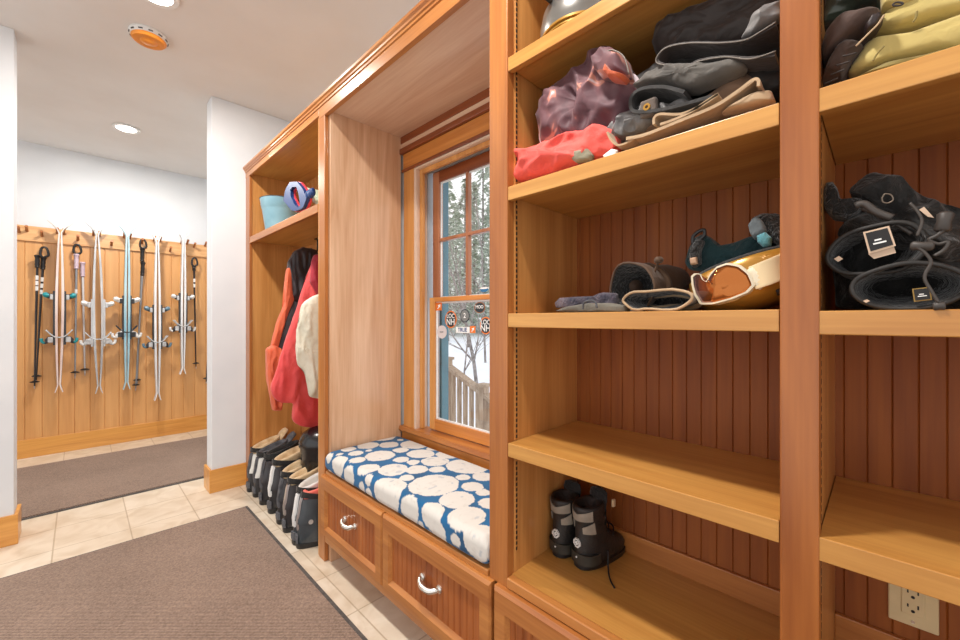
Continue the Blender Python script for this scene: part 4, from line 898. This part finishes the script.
t = body('folded_trousers', 'espresso brown snow trousers folded on top of the pile', 'trousers', 1.20, [(656, 42), (660, 32), (690, 22), (730, 8), (765, -4), (800, -12), (800, 40), (770, 56), (735, 64), (700, 66), (670, 64), (658, 58)], BRP, .16, .14, 31, .045, 8, (1, 1, 1.5), parts=('trouser_body',))
ribbon(t, 'folded_hem', BRP, [(776, 24), (760, 33), (745, 40), (720, 43), (690, 43), (668, 47), (659, 55), (658, 62), (672, 66), (686, 66), (700, 60), (725, 57), (750, 58), (775, 54)], 1.03, 1.2, .007, .004, 2)
edge(t, 'seam_piping', PIPE, [(776, 22), (760, 32), (745, 40), (720, 43), (690, 43), (668, 47), (658, 55), (657, 63), (672, 66), (686, 67), (700, 61), (725, 57), (750, 59), (776, 51)], 1.028, .0015)
add_pillow(t, 'satin_panel', 1.055, [(742, 40), (752, 20), (766, 6), (782, 4), (782, 18), (764, 28), (752, 37)], GSP, .03, .02, 33, .03, 14)
t = body('grey_trousers', 'faded grey trousers folded under the espresso brown pair', 'trousers', 1.17, [(630, 98), (634, 88), (646, 78), (664, 68), (690, 66), (740, 60), (780, 54), (800, 54), (800, 100), (770, 104), (730, 98), (690, 108), (650, 112), (634, 112)], DGP, .14, .12, 41, .05, 9, parts=('trouser_body',))
add_pillow(t, 'folded_leg', 1.06, [(634, 88), (646, 77), (662, 68), (700, 66), (746, 62), (746, 70), (730, 80), (700, 92), (684, 92), (664, 86), (640, 89)], SLP, .045, .04, 43, .04, 12)
ribbon(t, 'rolled_hem', DGP, [(684, 92), (664, 87), (644, 88), (633, 94), (630, 104), (634, 111), (650, 111), (676, 106), (712, 96)], 1.02, 1.16, .008, .004, 4)
t = body('taupe_trousers', 'taupe canvas trousers with light trim folded at the shelf edge', 'trousers', 1.13, [(622, 142), (640, 134), (672, 122), (706, 110), (738, 88), (752, 78), (762, 84), (770, 98), (772, 104), (740, 114), (700, 126), (660, 140), (628, 147)], TNP, .11, .10, 51, .045, 11, parts=('trouser_body',), zmin=ZS2)
ribbon(t, 'folded_leg', KHP, [(626, 138), (645, 134), (680, 120), (714, 106), (736, 92), (752, 80), (758, 80), (758, 86)], 1.01, 1.1, .006, .004, 5)
ribbon(t, 'waistband', KHP, [(654, 124), (654, 118), (660, 114), (680, 114), (700, 106), (718, 94), (708, 100), (690, 112), (672, 120), (660, 124)], 1.015, 1.08, .006, .003, 6)
edge(t, 'seam_piping', KHP, [(626, 140), (645, 136), (680, 122), (714, 108), (738, 93), (754, 81)], 1.006, .0014)
add_pillow(t, 'leg_end', 1.04, [(722, 114), (744, 100), (760, 94), (772, 92), (776, 102), (752, 108)], KHP, .03, .03, 53, .02, 12, zmin=ZS2)
t = body('denim_shirt', 'small crumpled grey denim garment tucked between red shirt and trousers', 'clothing', 1.08, [(607, 134), (614, 124), (628, 116), (648, 108), (664, 106), (690, 100), (694, 108), (668, 118), (650, 130), (630, 138), (612, 144)], GSP, .06, .05, 61, .07, 16, parts=('cloth',), zmin=ZS2)
ribbon(t, 'hem', KHP, [(607, 132), (611, 140), (618, 145), (630, 141), (636, 136)], 1.015, 1.05, .005, .003, 7)
q = PX(649, 109, 1.035); obj('grommet_tab', box(NB(), q.x-.012, q.x+.01, q.y-.022, q.y+.02, q.z-.022, q.z+.022), cloth('taupe_tab', (84, 72, 64), (104, 90, 80)), t, bevel=.006)
obj('grommet', loft(NB(), [ring((q.x-.0125-dx, q.y, q.z), (0, r, 0), (0, 0, r), 18) for r, dx in ((.009, 0), (.009, .003), (.004, .003), (.004, 0), (.009, 0))], False, False), GLD, t, smooth=True)

# --- mittens (local frame: opening at x=0, fingers towards +x)
def mitten(name, label, loc, rot, mat, trim, inner, L=.24, w=.055, h=.035, open_=1.0, seed=0, cat='mitten', thumb=1, strap=None, group=None, tagm=None):
    t = thing(name, label, cat, loc, rot, group=group)
    def rg(x, ww, hh, sc=1):
        rr = ring((x*L, 0, 0), (0, ww*w*sc, 0), (0, 0, hh*h*sc), 28)
        return [v+Vector((0, 1, 1)).normalized()*0+Vector((noise.noise(v*22+Vector((seed, 0, 0)))*.004, noise.noise(v*18+Vector((0, seed, 0)))*.010, noise.noise(v*18+Vector((0, 0, seed)))*.010)) for v in rr]
    prof = [(0, 1.1, 1.1*open_), (.08, 1.08, 1.05*open_), (.2, .98, .95), (.33, .88, .85), (.45, .98, .9), (.62, 1.06, .88), (.8, 1.0, .75), (.92, .78, .58), (.98, .5, .36), (1, .2, .15)]
    obj('shell', loft(NB(), [rg(*p) for p in prof], False, True), mat, t, local=True, smooth='all')
    obj('lining', loft(NB(), [rg(x, a, b, .93) for x, a, b in [(0, 1.1, 1.1*open_), (.08, 1.05, 1.0*open_), (.25, .9, .85), (.45, .7, .5)]], False, True), inner, t, local=True, smooth='all')
    R_ = rg(0, 1.09, 1.09*open_, .97); obj('cuff_trim', tube(NB(), R_+R_[:2], .0034, 8), trim, t, local=True, smooth='all')
    if thumb: obj('thumb', tube(NB(), smooth_path([(.36*L, thumb*w*.6, 0), (.5*L, thumb*w*1.25, 0), (.66*L, thumb*w*1.45, .004), (.72*L, thumb*w*1.4, .004)], 4), [.02, .022, .023, .023, .022, .022, .022, .021, .020, .018, .015, .010, .004], 12), mat, t, local=True, smooth='all')
    R_ = rg(.33, .92, .9, 1.0); obj('wrist_strap', tube(NB(), R_+R_[:2], .009, 8, (1, 0, 0), 1), trim, t, local=True, smooth='all')
    if strap:
        g = obj('drawcord', tube(NB(), smooth_path([Vector(p) for p in strap], 6), .0032, 7), trim, t, local=True, smooth='all')
        q = Vector(strap[-1]); obj('cord_lock', loft(NB(), [ring(q+Vector((dx, 0, 0)), (0, r, 0), (0, 0, r), 12) for dx, r in ((-.012, .006), (-.008, .009), (.006, .009), (.012, .006))]), trim, g, local=True, smooth='all')
    return t
BRM = cloth('brown_mitten_leather', (64, 42, 26), (88, 62, 40), .7); GGM = cloth('olive_grey_mitten', (82, 78, 70), (112, 106, 94), .75); CAMO = cloth('blue_grey_speckled_fleece', (40, 42, 60), (112, 100, 108), .95, scale=28, bump=.8, bs=80)
def yaw(d): return math.atan2(d[1], d[0])
q = PX(636, 296, 1.13); mitten('mitten', 'brown mitten standing open behind the grey one', (q.x-.03, q.y, ZS3+.070), (0, -.12, -.25), BRM, BRM, BLKFLEECE, L=.21, w=.070, h=.066, seed=2, strap=[(.02, -.055, .02), (.02, -.07, .05), (.01, -.085, .066)], group='mittens on the middle shelf')
q = PX(655, 305, 1.03); mitten('mitten', 'olive grey mitten with cream cuff trim lying flat at the shelf edge', (q.x-.005, q.y+.0, ZS3+.029), (0, 0, -.1), GGM, KHP, BLKFLEECE, L=.24, w=.086, h=.024, seed=5, thumb=0, group='mittens on the middle shelf')
t = body('glove', 'flat olive grey glove lying left of the open mittens', 'glove', 1.05, [(556, 311), (566, 307), (590, 303), (612, 303), (628, 306), (628, 312), (600, 312.5), (570, 312.5)], GGM, .035, .05, 71, .012, 14, parts=('glove_body',), zmin=ZS3)
edge(t, 'clip_loop', GREYL, [(583, 309), (584, 303), (590, 300.5), (595, 302), (597, 308)], 1.015, .003)
t = body('fleece_roll', 'rolled blue-grey speckled fleece behind the flat glove', 'fleece', 1.12, [(556, 303), (560, 298), (575, 297), (596, 296), (604, 292.5), (616, 293), (618, 306), (600, 308), (570, 309), (557, 308)], CAMO, .04, .05, 73, .02, 16, parts=('fleece_body',), zmin=ZS3)

# --- gold helmet, upside down, with goggles
hx, hy = 1.165, .226
t = thing('gold_helmet', 'gold ski helmet lying upside down on the middle shelf', 'helmet', (hx, hy, ZS3))
GSH = noisy('gold_shell', lin(168, 120, 44), lin(186, 138, 58), 4, .28, metal=.35, coat=.4)
hc = Vector((hx, hy, ZS3))
sec = [(.045, .001), (.085, .008), (.112, .026), (.126, .052), (.130, .082), (.127, .106), (.120, .112), (.116, .10), (.110, .07)]
tilt = Matrix.Translation(hc) @ Matrix.Rotation(.10, 4, 'X') @ Matrix.Translation(-hc)
hl = Matrix.Translation(hc+Vector((0, 0, .07))) @ Matrix.Rotation(-.30, 4, 'X') @ Matrix.Translation(-hc-Vector((0, 0, .07)))
bm = NB(); loft(bm, [ring(hc+Vector((0, 0, z)), (r*1.05, 0, 0), (0, r, 0), 44) for r, z in sec], True, False); xf(bm, hl)
for v in bm.verts: v.co.z = max(v.co.z, ZS3+.001)
obj('shell', bm, GSH, t, smooth=True, angle=60)
bm = NB(); loft(bm, [ring(hc+Vector((0, 0, z)), (r*1.05, 0, 0), (0, r, 0), 44) for r, z in ((.112, .105), (.116, .112), (.112, .120), (.10, .118), (.085, .07), (.04, .03))], True, True); xf(bm, hl); obj('lining', bm, BLKFAB, t, smooth='all')
obj('vent', tube(NB(), [PX(776, 292, 1.072), PX(783, 290, 1.075)], [.009, .009], 12), BLACK, t)
# dark teal neck gaiter / pads standing out of the helmet
TEF = cloth('dark_teal_fleece', (16, 44, 48), (30, 64, 68), .9, scale=18, bump=.6, bs=60); TEL = cloth('light_teal_fleece', (64, 120, 132), (88, 146, 156), .9, scale=18, bump=.6, bs=60); GFL = cloth('grey_fleece', (84, 92, 96), (104, 112, 116), .9)
t = body('neck_gaiter', 'dark teal and black fleece neck gaiter stuffed in the gold helmet', 'gaiter', 1.16, [(686, 262), (690, 250), (695, 240), (702, 235), (709, 236), (713, 243), (716, 247), (735, 243), (752, 237), (764, 236), (776, 244), (782, 262), (770, 276), (735, 272), (705, 272), (690, 270)], TEF, .055, .05, 81, .03, 11, parts=('gaiter_body',))
add_pillow(t, 'upper_fold', 1.13, [(750, 226), (754, 218), (762, 215), (776, 214), (788, 218), (790, 250), (778, 246), (766, 238), (756, 236)], BLKFLEECE, .05, .05, 82, .025, 12)
add_pillow(t, 'grey_fold', 1.10, [(749, 226), (753, 219), (758, 217), (764, 222), (768, 232), (762, 238), (755, 240), (751, 234)], GFL, .03, .03, 83, .01, 12)
add_pillow(t, 'teal_patch', 1.09, [(757, 236), (766, 232), (772, 238), (771, 246), (764, 248), (758, 243)], TEL, .025, .02, 84, .006, 12)
add_pillow(t, 'black_edge', 1.11, [(690, 262), (692, 248), (698, 238), (704, 240), (700, 252), (700, 264), (694, 268)], BLKFLEECE, .035, .03, 85, .015, 12)
edge(t, 'toggle_loop', BLACK, [(693, 244), (693, 237), (698, 232), (704, 230), (704, 236), (697, 241)], 1.10, .0045)
q = PX(694, 261, 1.075); add_pillow(t, 'sewn_label', 1.08, [(690, 258), (697, 257), (698, 264), (691, 265)], flat('tan_label', (176, 140, 112), .7), .012, .01, 86, .0)
# goggles
t = thing('ski_goggles', 'white-framed ski goggles with orange mirror lens strapped round the gold helmet', 'goggles', PX(715, 303, 1.03))
OUTL = [(681, 274), (686, 271), (693, 272), (697, 279), (702, 281), (706, 274), (714, 266), (726, 262), (738, 264), (748, 272), (753, 284), (746, 292), (730, 299), (710, 304), (694, 304), (686, 294), (682, 284)]
def curved(P, d):   # wrap the outline round the helmet
    out = []
    for a, b in P:
        f = (a-722)/40; X = 1.0+d+.055*max(0, -f)**1.6+.02*max(0, f)**2; out.append(PX(a, b, 1.0)+Vector((X-1.0, 0, 0)))
    return out
def shrink(P, k, c=(716, 285)): return [(c[0]+(a-c[0])*k, c[1]+(b-c[1])*k) for a, b in P]
def shell_plate(P, d0, d1, n=64):
    A = resample(curved(P, d0), n); B = [p+Vector((d1-d0, 0, 0)) for p in A]; return A, B
A, B = shell_plate(OUTL, .012, .062); I, I2 = shell_plate(shrink(OUTL, .91), .012, .062)
IV = flat('ivory_frame', (226, 214, 188), .4)
obj('frame', loft(NB(), [A, B, I2, I, A], False, False), IV, t, smooth=True, angle=50)
A, B = shell_plate(shrink(OUTL, 1.05), .045, .058); I, I2 = shell_plate(shrink(OUTL, .93), .045, .058)
obj('gold_trim', loft(NB(), [A, B, I2, I, A], False, False), GSH, t, smooth=True, angle=50)
m, tt, b = nmat('orange_mirror_lens'); b.inputs['Metallic'].default_value = .85; b.inputs['Roughness'].default_value = .08
ly = tt.nodes.new('ShaderNodeLayerWeight'); cr_ = tt.nodes.new('ShaderNodeValToRGB'); e = cr_.color_ramp.elements; e[0].color = lin(176, 104, 52); e[1].color = lin(120, 150, 190); e[0].position = .35
tt.links.new(ly.outputs['Facing'], cr_.inputs[0]); tt.links.new(cr_.outputs[0], b.inputs['Base Color'])
A = resample(curved(shrink(OUTL, .93), .016), 64); c = sum(A, Vector())/64; R_ = [A]
for k in (.85, .65, .4, .15): R_.append([c+(p-c)*k+Vector((-.016*(1-k*k), 0, 0)) for p in A])
bm = NB(); loft(bm, [[p+Vector((.006, 0, 0)) for p in A]]+R_, True, True); obj('lens', bm, m, t, smooth='all')
# strap, ribbed, running right round the shell
path = smooth_path([PX(752, 278, 1.03), PX(766, 273, 1.025), PX(784, 266, 1.04), Vector((1.09, .118, 1.525)), Vector((1.20, .096, 1.53)), Vector((1.27, .15, 1.50))], 6)
bm = NB(); rows = []
for i, c in enumerate(path):
    d = (path[min(i+1, len(path)-1)]-path[max(i-1, 0)]).normalized(); nn = Vector((d.y, -d.x, 0)).normalized(); up_ = d.cross(nn).normalized()
    if up_.z < 0: up_ = -up_
    if nn.x > 0 and i < 14: nn = -nn
    w = .026; rib = [c+nn*(.0015*(j % 2))+up_*(-w+2*w*j/12) for j in range(13)]
    rib += [c-nn*.004+up_*w, c-nn*.004-up_*w]; rows.append(rib)
obj('strap', loft(bm, rows), flat('cream_strap', (224, 200, 158), .7), t, smooth=True, angle=50)
add_pillow(t, 'strap_clip', 1.035, [(747, 270), (753, 266), (761, 272), (766, 284), (760, 290), (752, 286)], IV, .014, .02, 88, 0)

# --- snowboard boots on the deck (local: heel 0, toe +x)
def sb_boot(label, loc, rotz, s=1.0, lace=False):
    t = thing('snowboard_boot', label, 'boot', loc, (0, 0, rotz), 'snowboard boots on the bottom shelf')
    P = lambda x, y, z: Vector((x*s, y*s*1.08, z*s))
    def R(x0, x1, w, z, p=2.2, dz=0): return ring(P((x0+x1)/2, 0, z), P((x1-x0)/2, 0, dz), P(0, w, 0), 30, p)
    SB = MATS.get('boot_black_synthetic') or noisy('boot_black_synthetic', lin(26, 24, 24), lin(42, 38, 36), 30, .5, bump=.2, bscale=60)
    SG_ = MATS.get('boot_grey_panel') or noisy('boot_grey_panel', lin(132, 122, 110), lin(156, 146, 132), 20, .7)
    obj('sole', loft(NB(), [R(.002, .235, .040, 0, 2.5), R(-.004, .243, .044, .006, 2.5), R(-.004, .243, .045, .022, 2.5)]), BLACK, t, local=True, smooth=True)
    sec = [R(-.003, .238, .044, .02), R(-.006, .240, .047, .045, 2.2, .0), R(-.004, .225, .047, .07, 2.1, -.006), R(.0, .185, .045, .095, 2.1, -.012), R(.004, .145, .043, .12, 2.1, -.012), R(.004, .125, .043, .15, 2.1, -.006), R(-.002, .120, .044, .185, 2.1), R(-.008, .118, .045, .215, 2.1, .004), R(-.006, .112, .042, .225, 2.1, .004), R(.006, .10, .034, .222, 2.1), R(.012, .09, .03, .17, 2.1)]
    obj('upper', loft(NB(), sec), SB, t, local=True, smooth='all')
    obj('heel_counter', loft(NB(), [[v+Vector((-.003*s, 0, 0)) for v in R(-.004, .10, .0475, z, 2.2)] for z in (.022, .040, .058)]), noisy('boot_heel_rubber', lin(44, 42, 36), lin(58, 55, 48), 20, .5) if 'boot_heel_rubber' not in MATS else MATS['boot_heel_rubber'], t, local=True, smooth=True)
    # grey heel panels: wrapped strips following the shell
    def wrap(name, a0, a1, zf0, zf1, mat, o=.0035):
        rows = []
        for i in range(15):
            a = math.radians(a0+(a1-a0)*i/14); z0, z1 = zf0(i/14), zf1(i/14); col_ = []
            for z in (z0, z1):
                f = (z-.12)/.1; x0 = .004-.012*max(0, f); x1 = .145-.027*min(1, max(0, f*2)); w = .0435+.001*f
                col_.append(P((x0+x1)/2-math.cos(a)*((x1-x0)/2+o), math.sin(a)*(w+o), z))
            inn_ = [Vector((c.x+.006, c.y*.93, c.z)) for c in col_[::-1]]
            rows.append(col_+inn_)
        obj(name, loft(NB(), rows), mat, t, local=True, smooth=True)
    wrap('grey_collar_panel', -62, 62, lambda f: .172+.010*abs(f-.5), lambda f: .196+.018*abs(f-.5)*2, SG_)
    wrap('grey_side_panel', -66, -22, lambda f: .130, lambda f: .162-.020*(f-.5), SG_)
    wrap('grey_side_panel', 40, 66, lambda f: .132, lambda f: .163, SG_)
    # dotted heel roundel
    bm = NB(); import itertools
    for i, j in itertools.product(range(-3, 4), repeat=2):
        if i*i+j*j > 10.5 or (i*i+j*j) in (2, 4, 5): continue
        y, z = j*.0042*s, (.094+i*.0044)*s; box(bm, -.0078*s, -.001*s, y-.0024*s, y+.0024*s, z-.0024*s, z+.0024*s)
    obj('heel_logo', bm, WHITE, t, local=True)
    obj('heel_stud', tube(NB(), [P(-.009, 0, .045), P(-.004, 0, .045)], .003*s, 10), WHITE, t, local=True)
    bm = NB(); loft(bm, [ring(P(x, 0, z), P(.008, 0, .004), P(0, w, 0), 16) for x, z, w in ((.11, .15, .03), (.106, .20, .034), (.108, .235, .038), (.112, .254, .034), (.114, .260, .02))]); obj('tongue', bm, BLKFAB, t, local=True, smooth='all')
    for zz, xx in ((.10, .165), (.12, .138), (.15, .124), (.18, .121)):
        obj('lace', tube(NB(), smooth_path([P(xx-.03, -.042, zz), P(xx, -.02, zz+.012), P(xx+.004, .0, zz+.016), P(xx, .02, zz+.012), P(xx-.03, .042, zz)], 4), .003*s, 6), BLACK, t, local=True, smooth='all')
    if lace:
        obj('loose_lace', tube(NB(), smooth_path([P(.10, -.047, .06), P(.07, -.07, .012), P(.04, -.10, .004), P(.02, -.13, .0035)], 5), .0028, 6), BLACK, t, local=True, smooth='all')
        obj('pull_tab', box(NB(), .126*s, .140*s, -.052*s, -.044*s, .205*s, .232*s), TAN, t, local=True, bevel=.002)
    return t
p = PZ(556, 556.5, ZD); sb_boot('black snowboard boot with grey heel panels, against the left side panel', (p.x-.004, .817, ZD), -.02, .93)
p = PZ(584, 571, ZD); sb_boot('black snowboard boot with loose lace trailing, right of its twin', (p.x-.004, .728, ZD), -.2, .96, True)

# ================================================================== SHELF CONTENTS, RIGHT BAY
ZR2, ZR3 = 1.8385, 1.4135
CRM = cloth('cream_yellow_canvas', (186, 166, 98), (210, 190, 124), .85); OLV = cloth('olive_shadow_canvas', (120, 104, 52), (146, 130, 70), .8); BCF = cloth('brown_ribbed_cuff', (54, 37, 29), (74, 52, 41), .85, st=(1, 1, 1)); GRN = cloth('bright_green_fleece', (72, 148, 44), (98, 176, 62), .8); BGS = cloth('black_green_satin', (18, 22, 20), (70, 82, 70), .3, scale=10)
t = body('cream_trousers', 'cream yellow snow trousers with ribbed brown cuff, lowest in the pile', 'trousers', 1.12, [(848, 78), (856, 62), (864, 49), (884, 46), (905, 44), (925, 38), (960, 25), (1000, 10), (1000, 44), (960, 60), (920, 66), (880, 74), (855, 81)], CRM, .11, .1, 91, .02, 7, parts=('trouser_leg',), zmin=ZR2)
add_pillow(t, 'ribbed_cuff', 1.10, [(822, 86), (828, 70), (838, 54), (848, 47), (862, 47), (864, 52), (852, 66), (842, 82)], BCF, .08, .08, 92, .012, 30, zmin=ZR2)
for i in range(8):
    a0 = (828+i*4.2, 84-i*5.0); edge(t, 'rib', BRP, [(824+i*3.1, 84-i*4.6), (838+i*3.1, 78-i*4.2)], 1.03, .0016) if i % 2 == 0 else None
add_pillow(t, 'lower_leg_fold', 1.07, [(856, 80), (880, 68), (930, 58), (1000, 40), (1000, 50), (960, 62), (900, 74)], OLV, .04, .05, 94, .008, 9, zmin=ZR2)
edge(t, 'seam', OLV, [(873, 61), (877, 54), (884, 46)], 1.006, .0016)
t = body('cream_trousers', 'cream yellow snow trousers with smooth brown cuff, upper of the two', 'trousers', 1.14, [(868, 42), (880, 24), (886, 15), (905, 14), (920, 12), (960, 2), (1000, -10), (1000, 14), (960, 24), (920, 34), (890, 42)], CRM, .11, .1, 101, .02, 7, parts=('trouser_leg',))
add_pillow(t, 'smooth_cuff', 1.10, [(822, 56), (826, 40), (836, 28), (846, 22), (862, 20), (876, 15), (882, 16), (876, 28), (862, 42), (850, 48), (832, 62), (824, 66)], cloth('brown_smooth_cuff', (60, 41, 33), (78, 55, 45), .75), .085, .08, 102, .02, 9)
add_pillow(t, 'cuff_lining', 1.05, [(864, 30), (872, 18), (881, 15), (883, 19), (876, 30), (866, 36)], flat('dark_lining', (40, 28, 28), .5), .03, .03, 103, .01)
edge(t, 'seam', OLV, [(913, 22), (916, 17), (917, 11)], 1.006, .0016)
edge(t, 'cuff_piping', KHP, [(856, 46), (868, 34), (878, 24), (884, 15)], 1.006, .0016)
t = body('olive_pouch', 'cream cotton garment with a small buttonhole above the trousers', 'clothing', 1.10, [(880, -6), (915, -10), (918, 6), (900, 12), (881, 13)], CRM, .06, .1, 111, .01, 8, parts=('cloth',))
edge(t, 'buttonhole', BRP, [(893, 4), (896, 2.5), (901, 2.5), (903, 4), (899, 5.6), (894, 5.6), (893, 4)], 1.035, .0016)
t = body('green_fleece', 'bright green fleece at the right above the cream trousers', 'fleece', 1.14, [(912, 6), (920, -8), (1000, -30), (1000, -10), (960, 3), (930, 9), (914, 9)], GRN, .09, .1, 121, .015, 8, parts=('fleece_body',))
t = body('satin_jacket', 'shiny black and green jacket bundled at the left of the pile', 'jacket', 1.17, [(825, 36), (824, -10), (885, -20), (890, 2), (880, 14), (858, 20), (840, 28)], BGS, .12, .1, 131, .06, 10, parts=('jacket_body',))

# --- black mittens pile
def cuff(label, X, c, rx, ry, ang, depth, lean, seed, tagq=None):
    """a big gauntlet mitten seen into its open cuff"""
    C0 = PX(*c, X); D = (C0.x+C0.y)/math.sqrt(2); k = D/400
    cz = Vector((0, -math.cos(ang), math.sin(ang))); cy = Vector((0, math.sin(ang), math.cos(ang)))
    # widths: a pixel across spans k*sqrt(2)*... on a plane X= const
    aY = abs(PX(c[0]-rx, c[1], X).y-PX(c[0]+rx, c[1], X).y)/2; bZ = ry*k
    t = thing('gauntlet_mitten', label, 'mitten', (C0.x+.05, C0.y, ZR3), group='black mittens heaped on the shelf')
    ax = Vector((1, lean[0], lean[1])).normalized()
    def rg(d, sa, sb, sc=1): return [v+Vector((noise.noise(v*16+Vector((seed, 0, 0)))*.008, 0, noise.noise(v*16+Vector((0, seed, 0)))*.008)) for v in ring(C0+ax*d, cz*aY*sa*sc, cy*bZ*sb*sc, 40)]
    zc = lambda R_: [[Vector((v.x, v.y, max(v.z, ZR3+.001))) for v in r] for r in R_]
    obj('shell', loft(NB(), zc([rg(0, 1, 1), rg(.03, 1.0, 1.02), rg(.10, .9, 1.0), rg(.17, .75, .9), rg(.24, .7, .85), rg(.30, .55, .6), rg(.33, .25, .3)]), False, True), BLKFAB, t, smooth='all')
    bm = NB(); rows = [rg(.001, .95, .93), rg(.03, .90, .86), rg(.08, .8, .74), rg(.14, .55, .45)]
    rows = [[v+Vector((0, 1, 1))*(fold_noise(v, seed, 26)*.006 if i else 0) for v in r] for i, r in enumerate(rows)]
    obj('fleece_lining', loft(bm, zc(rows), False, True), BLKFLEECE, t, smooth='all')
    R_ = zc([rg(0, .98, .97)])[0]; obj('cuff_binding', tube(NB(), R_+R_[:2], .0042, 8), flat('dark_grey_binding_tape', (40, 37, 35), .6) if 'dark_grey_binding_tape' not in MATS else MATS['dark_grey_binding_tape'], t, smooth='all')
    return t, C0
t1, c1 = cuff('black gauntlet mitten with a white printed label in its open cuff', 1.06, (874, 250), 51, 25, .17, .2, (.05, .0), 5)
t2, c2 = cuff('black gauntlet mitten lowest at the front, open cuff with a gold label', 1.035, (907, 286), 60, 22, .05, .2, (.0, .02), 9)
CREAMT = flat('cream_label', (214, 186, 160), .7); BKT = flat('black_label', (26, 24, 24), .6); GDT = flat('gold_label', (150, 118, 52), .5)
def label_tag(par, X, quad, mats, txt=None, sz=.008, thick=.0015):
    P = [PX(a, b, X) for a, b in quad]; n = Vector((-1, 0, .15)).normalized()
    bm = loft(NB(), [P, [p+n*thick for p in P]]); o = obj('sewn_label', bm, mats[0], par)
    c = sum(P, Vector())/4
    if len(mats) > 1:
        Q = [c+(p-c)*.84+n*thick*1.2 for p in P]; Q2 = [q+n*.0006 for q in Q]; obj('label_face', loft(NB(), [Q, Q2]), mats[1], o)
        e1 = (Q[1]-Q[0]); e2 = (Q[3]-Q[0])
        for a_, b0, b1 in ((.45, .3, .62), (.62, .2, .8)):
            S_ = [Q[0]+e1*b0+e2*a_, Q[0]+e1*b1+e2*a_, Q[0]+e1*b1+e2*(a_+.08), Q[0]+e1*b0+e2*(a_+.08)]; obj('print_line', loft(NB(), [[q+n*.0007 for q in S_], [q+n*.0012 for q in S_]]), MATS['sticker_white'], o)
    if txt:
        ex_ = (P[1]-P[0]).normalized(); ey_ = n.cross(ex_).normalized()
        for i, s in enumerate(txt): obj('lettering', text_bm(s, sz, .0004, frame_m(c+n*thick*2.2-ey_*(i-.5)*sz*1.2, ex_, ey_, n)), MATS['sticker_white'], o)
label_tag(t1, 1.048, [(863, 232.5), (889, 226), (896, 246), (869, 254)], (CREAMT, BKT), ('gloves', 'size 7')[:0] or None)
label_tag(t1, 1.052, [(868, 254), (894, 247), (896, 253), (874, 259)], (CREAMT,))
label_tag(t1, 1.045, [(834, 259), (839, 256), (843, 259), (838, 262)], (CREAMT,))
label_tag(t2, 1.025, [(912, 289), (930, 287), (932, 300), (914, 302)], (GDT, BKT))
label_tag(t2, 1.025, [(863, 301), (867, 299.5), (870, 301), (866, 303)], (CREAMT,))
BK2 = flat('grey_cord', (66, 60, 56), .5)
edge(t1, 'drawcord', BK2, [(917, 236), (922, 222), (918, 212), (910, 203)], 1.0, .0022); edge(t1, 'drawcord', BK2, [(914, 246), (924, 252), (931, 262), (926, 272), (925, 280), (932, 292), (938, 302)], .996, .0025)
def toggle(par, px, py, X, r=.008, L=.02, d=(0, -1, .1)):
    q = PX(px, py, X); d = Vector(d).normalized(); a_ = d.orthogonal().normalized(); b_ = d.cross(a_)
    obj('cord_lock', loft(NB(), [ring(q+d*L*(f-.5), a_*r*k, b_*r*k, 14) for f, k in ((0, .6), (.12, 1), (.5, .85), (.88, 1), (1, .6))]), BK2, par, smooth='all')
toggle(t1, 922, 246, 1.0, .008, .028, (0, -1, -.15)); toggle(t2, 939, 306, .998, .007, .014)
t = body('black_mitten', 'black insulated mitten lying across the top of the heap', 'mitten', 1.18, [(838, 238), (846, 222), (852, 210), (862, 200), (850, 196), (858, 184), (872, 176), (892, 175), (904, 184), (920, 196), (940, 208), (958, 214), (975, 222), (975, 262), (940, 262), (900, 250), (860, 244)], BLKFAB, .12, .12, 141, .09, 12, parts=('mitten_body',))
edge(t, 'binding', BK2, [(862, 208), (880, 216), (896, 224), (912, 234)], 1.07, .004)
edge(t, 'metal_ring', flat('tarnished_ring', (120, 108, 96), .45, .7), [(882, 198), (885, 194), (891, 195), (893, 200), (888, 203), (883, 202), (882, 198)], 1.06, .0013)
edge(t, 'webbing_strap', BK2, [(855, 206), (864, 204), (876, 212), (892, 218)], 1.065, .007)
toggle(t, 944, 222, 1.05, .011, .034, (0, -.15, 1)); edge(t, 'drawcord', BK2, [(944, 230), (936, 236), (929, 240), (938, 244), (948, 242), (944, 250), (934, 256)], 1.045, .003)
label_tag(t, 1.07, [(919, 210), (924, 207), (934, 218), (928, 217)], (CREAMT,))
t = body('wrist_gaiter', 'curled black fleece wrist gaiter at the left side of the heap', 'gaiter', 1.13, [(823, 196), (826, 184), (833, 183), (838, 190), (840, 200), (850, 203), (862, 200), (866, 206), (858, 214), (846, 220), (832, 218), (825, 210)], BLKFLEECE, .06, .07, 151, .012, 14, parts=('gaiter_body',))
t = body('black_glove', 'black glove filling the back left corner under the heap', 'glove', 1.2, [(836, 308), (832, 260), (836, 240), (850, 226), (890, 230), (960, 246), (990, 260), (990, 309), (900, 310)], BLKFAB, .08, .12, 161, .07, 12, parts=('glove_body',), zmin=ZR3)
for o in bpy.data.objects:
    if '_w' in o: del o['_w']
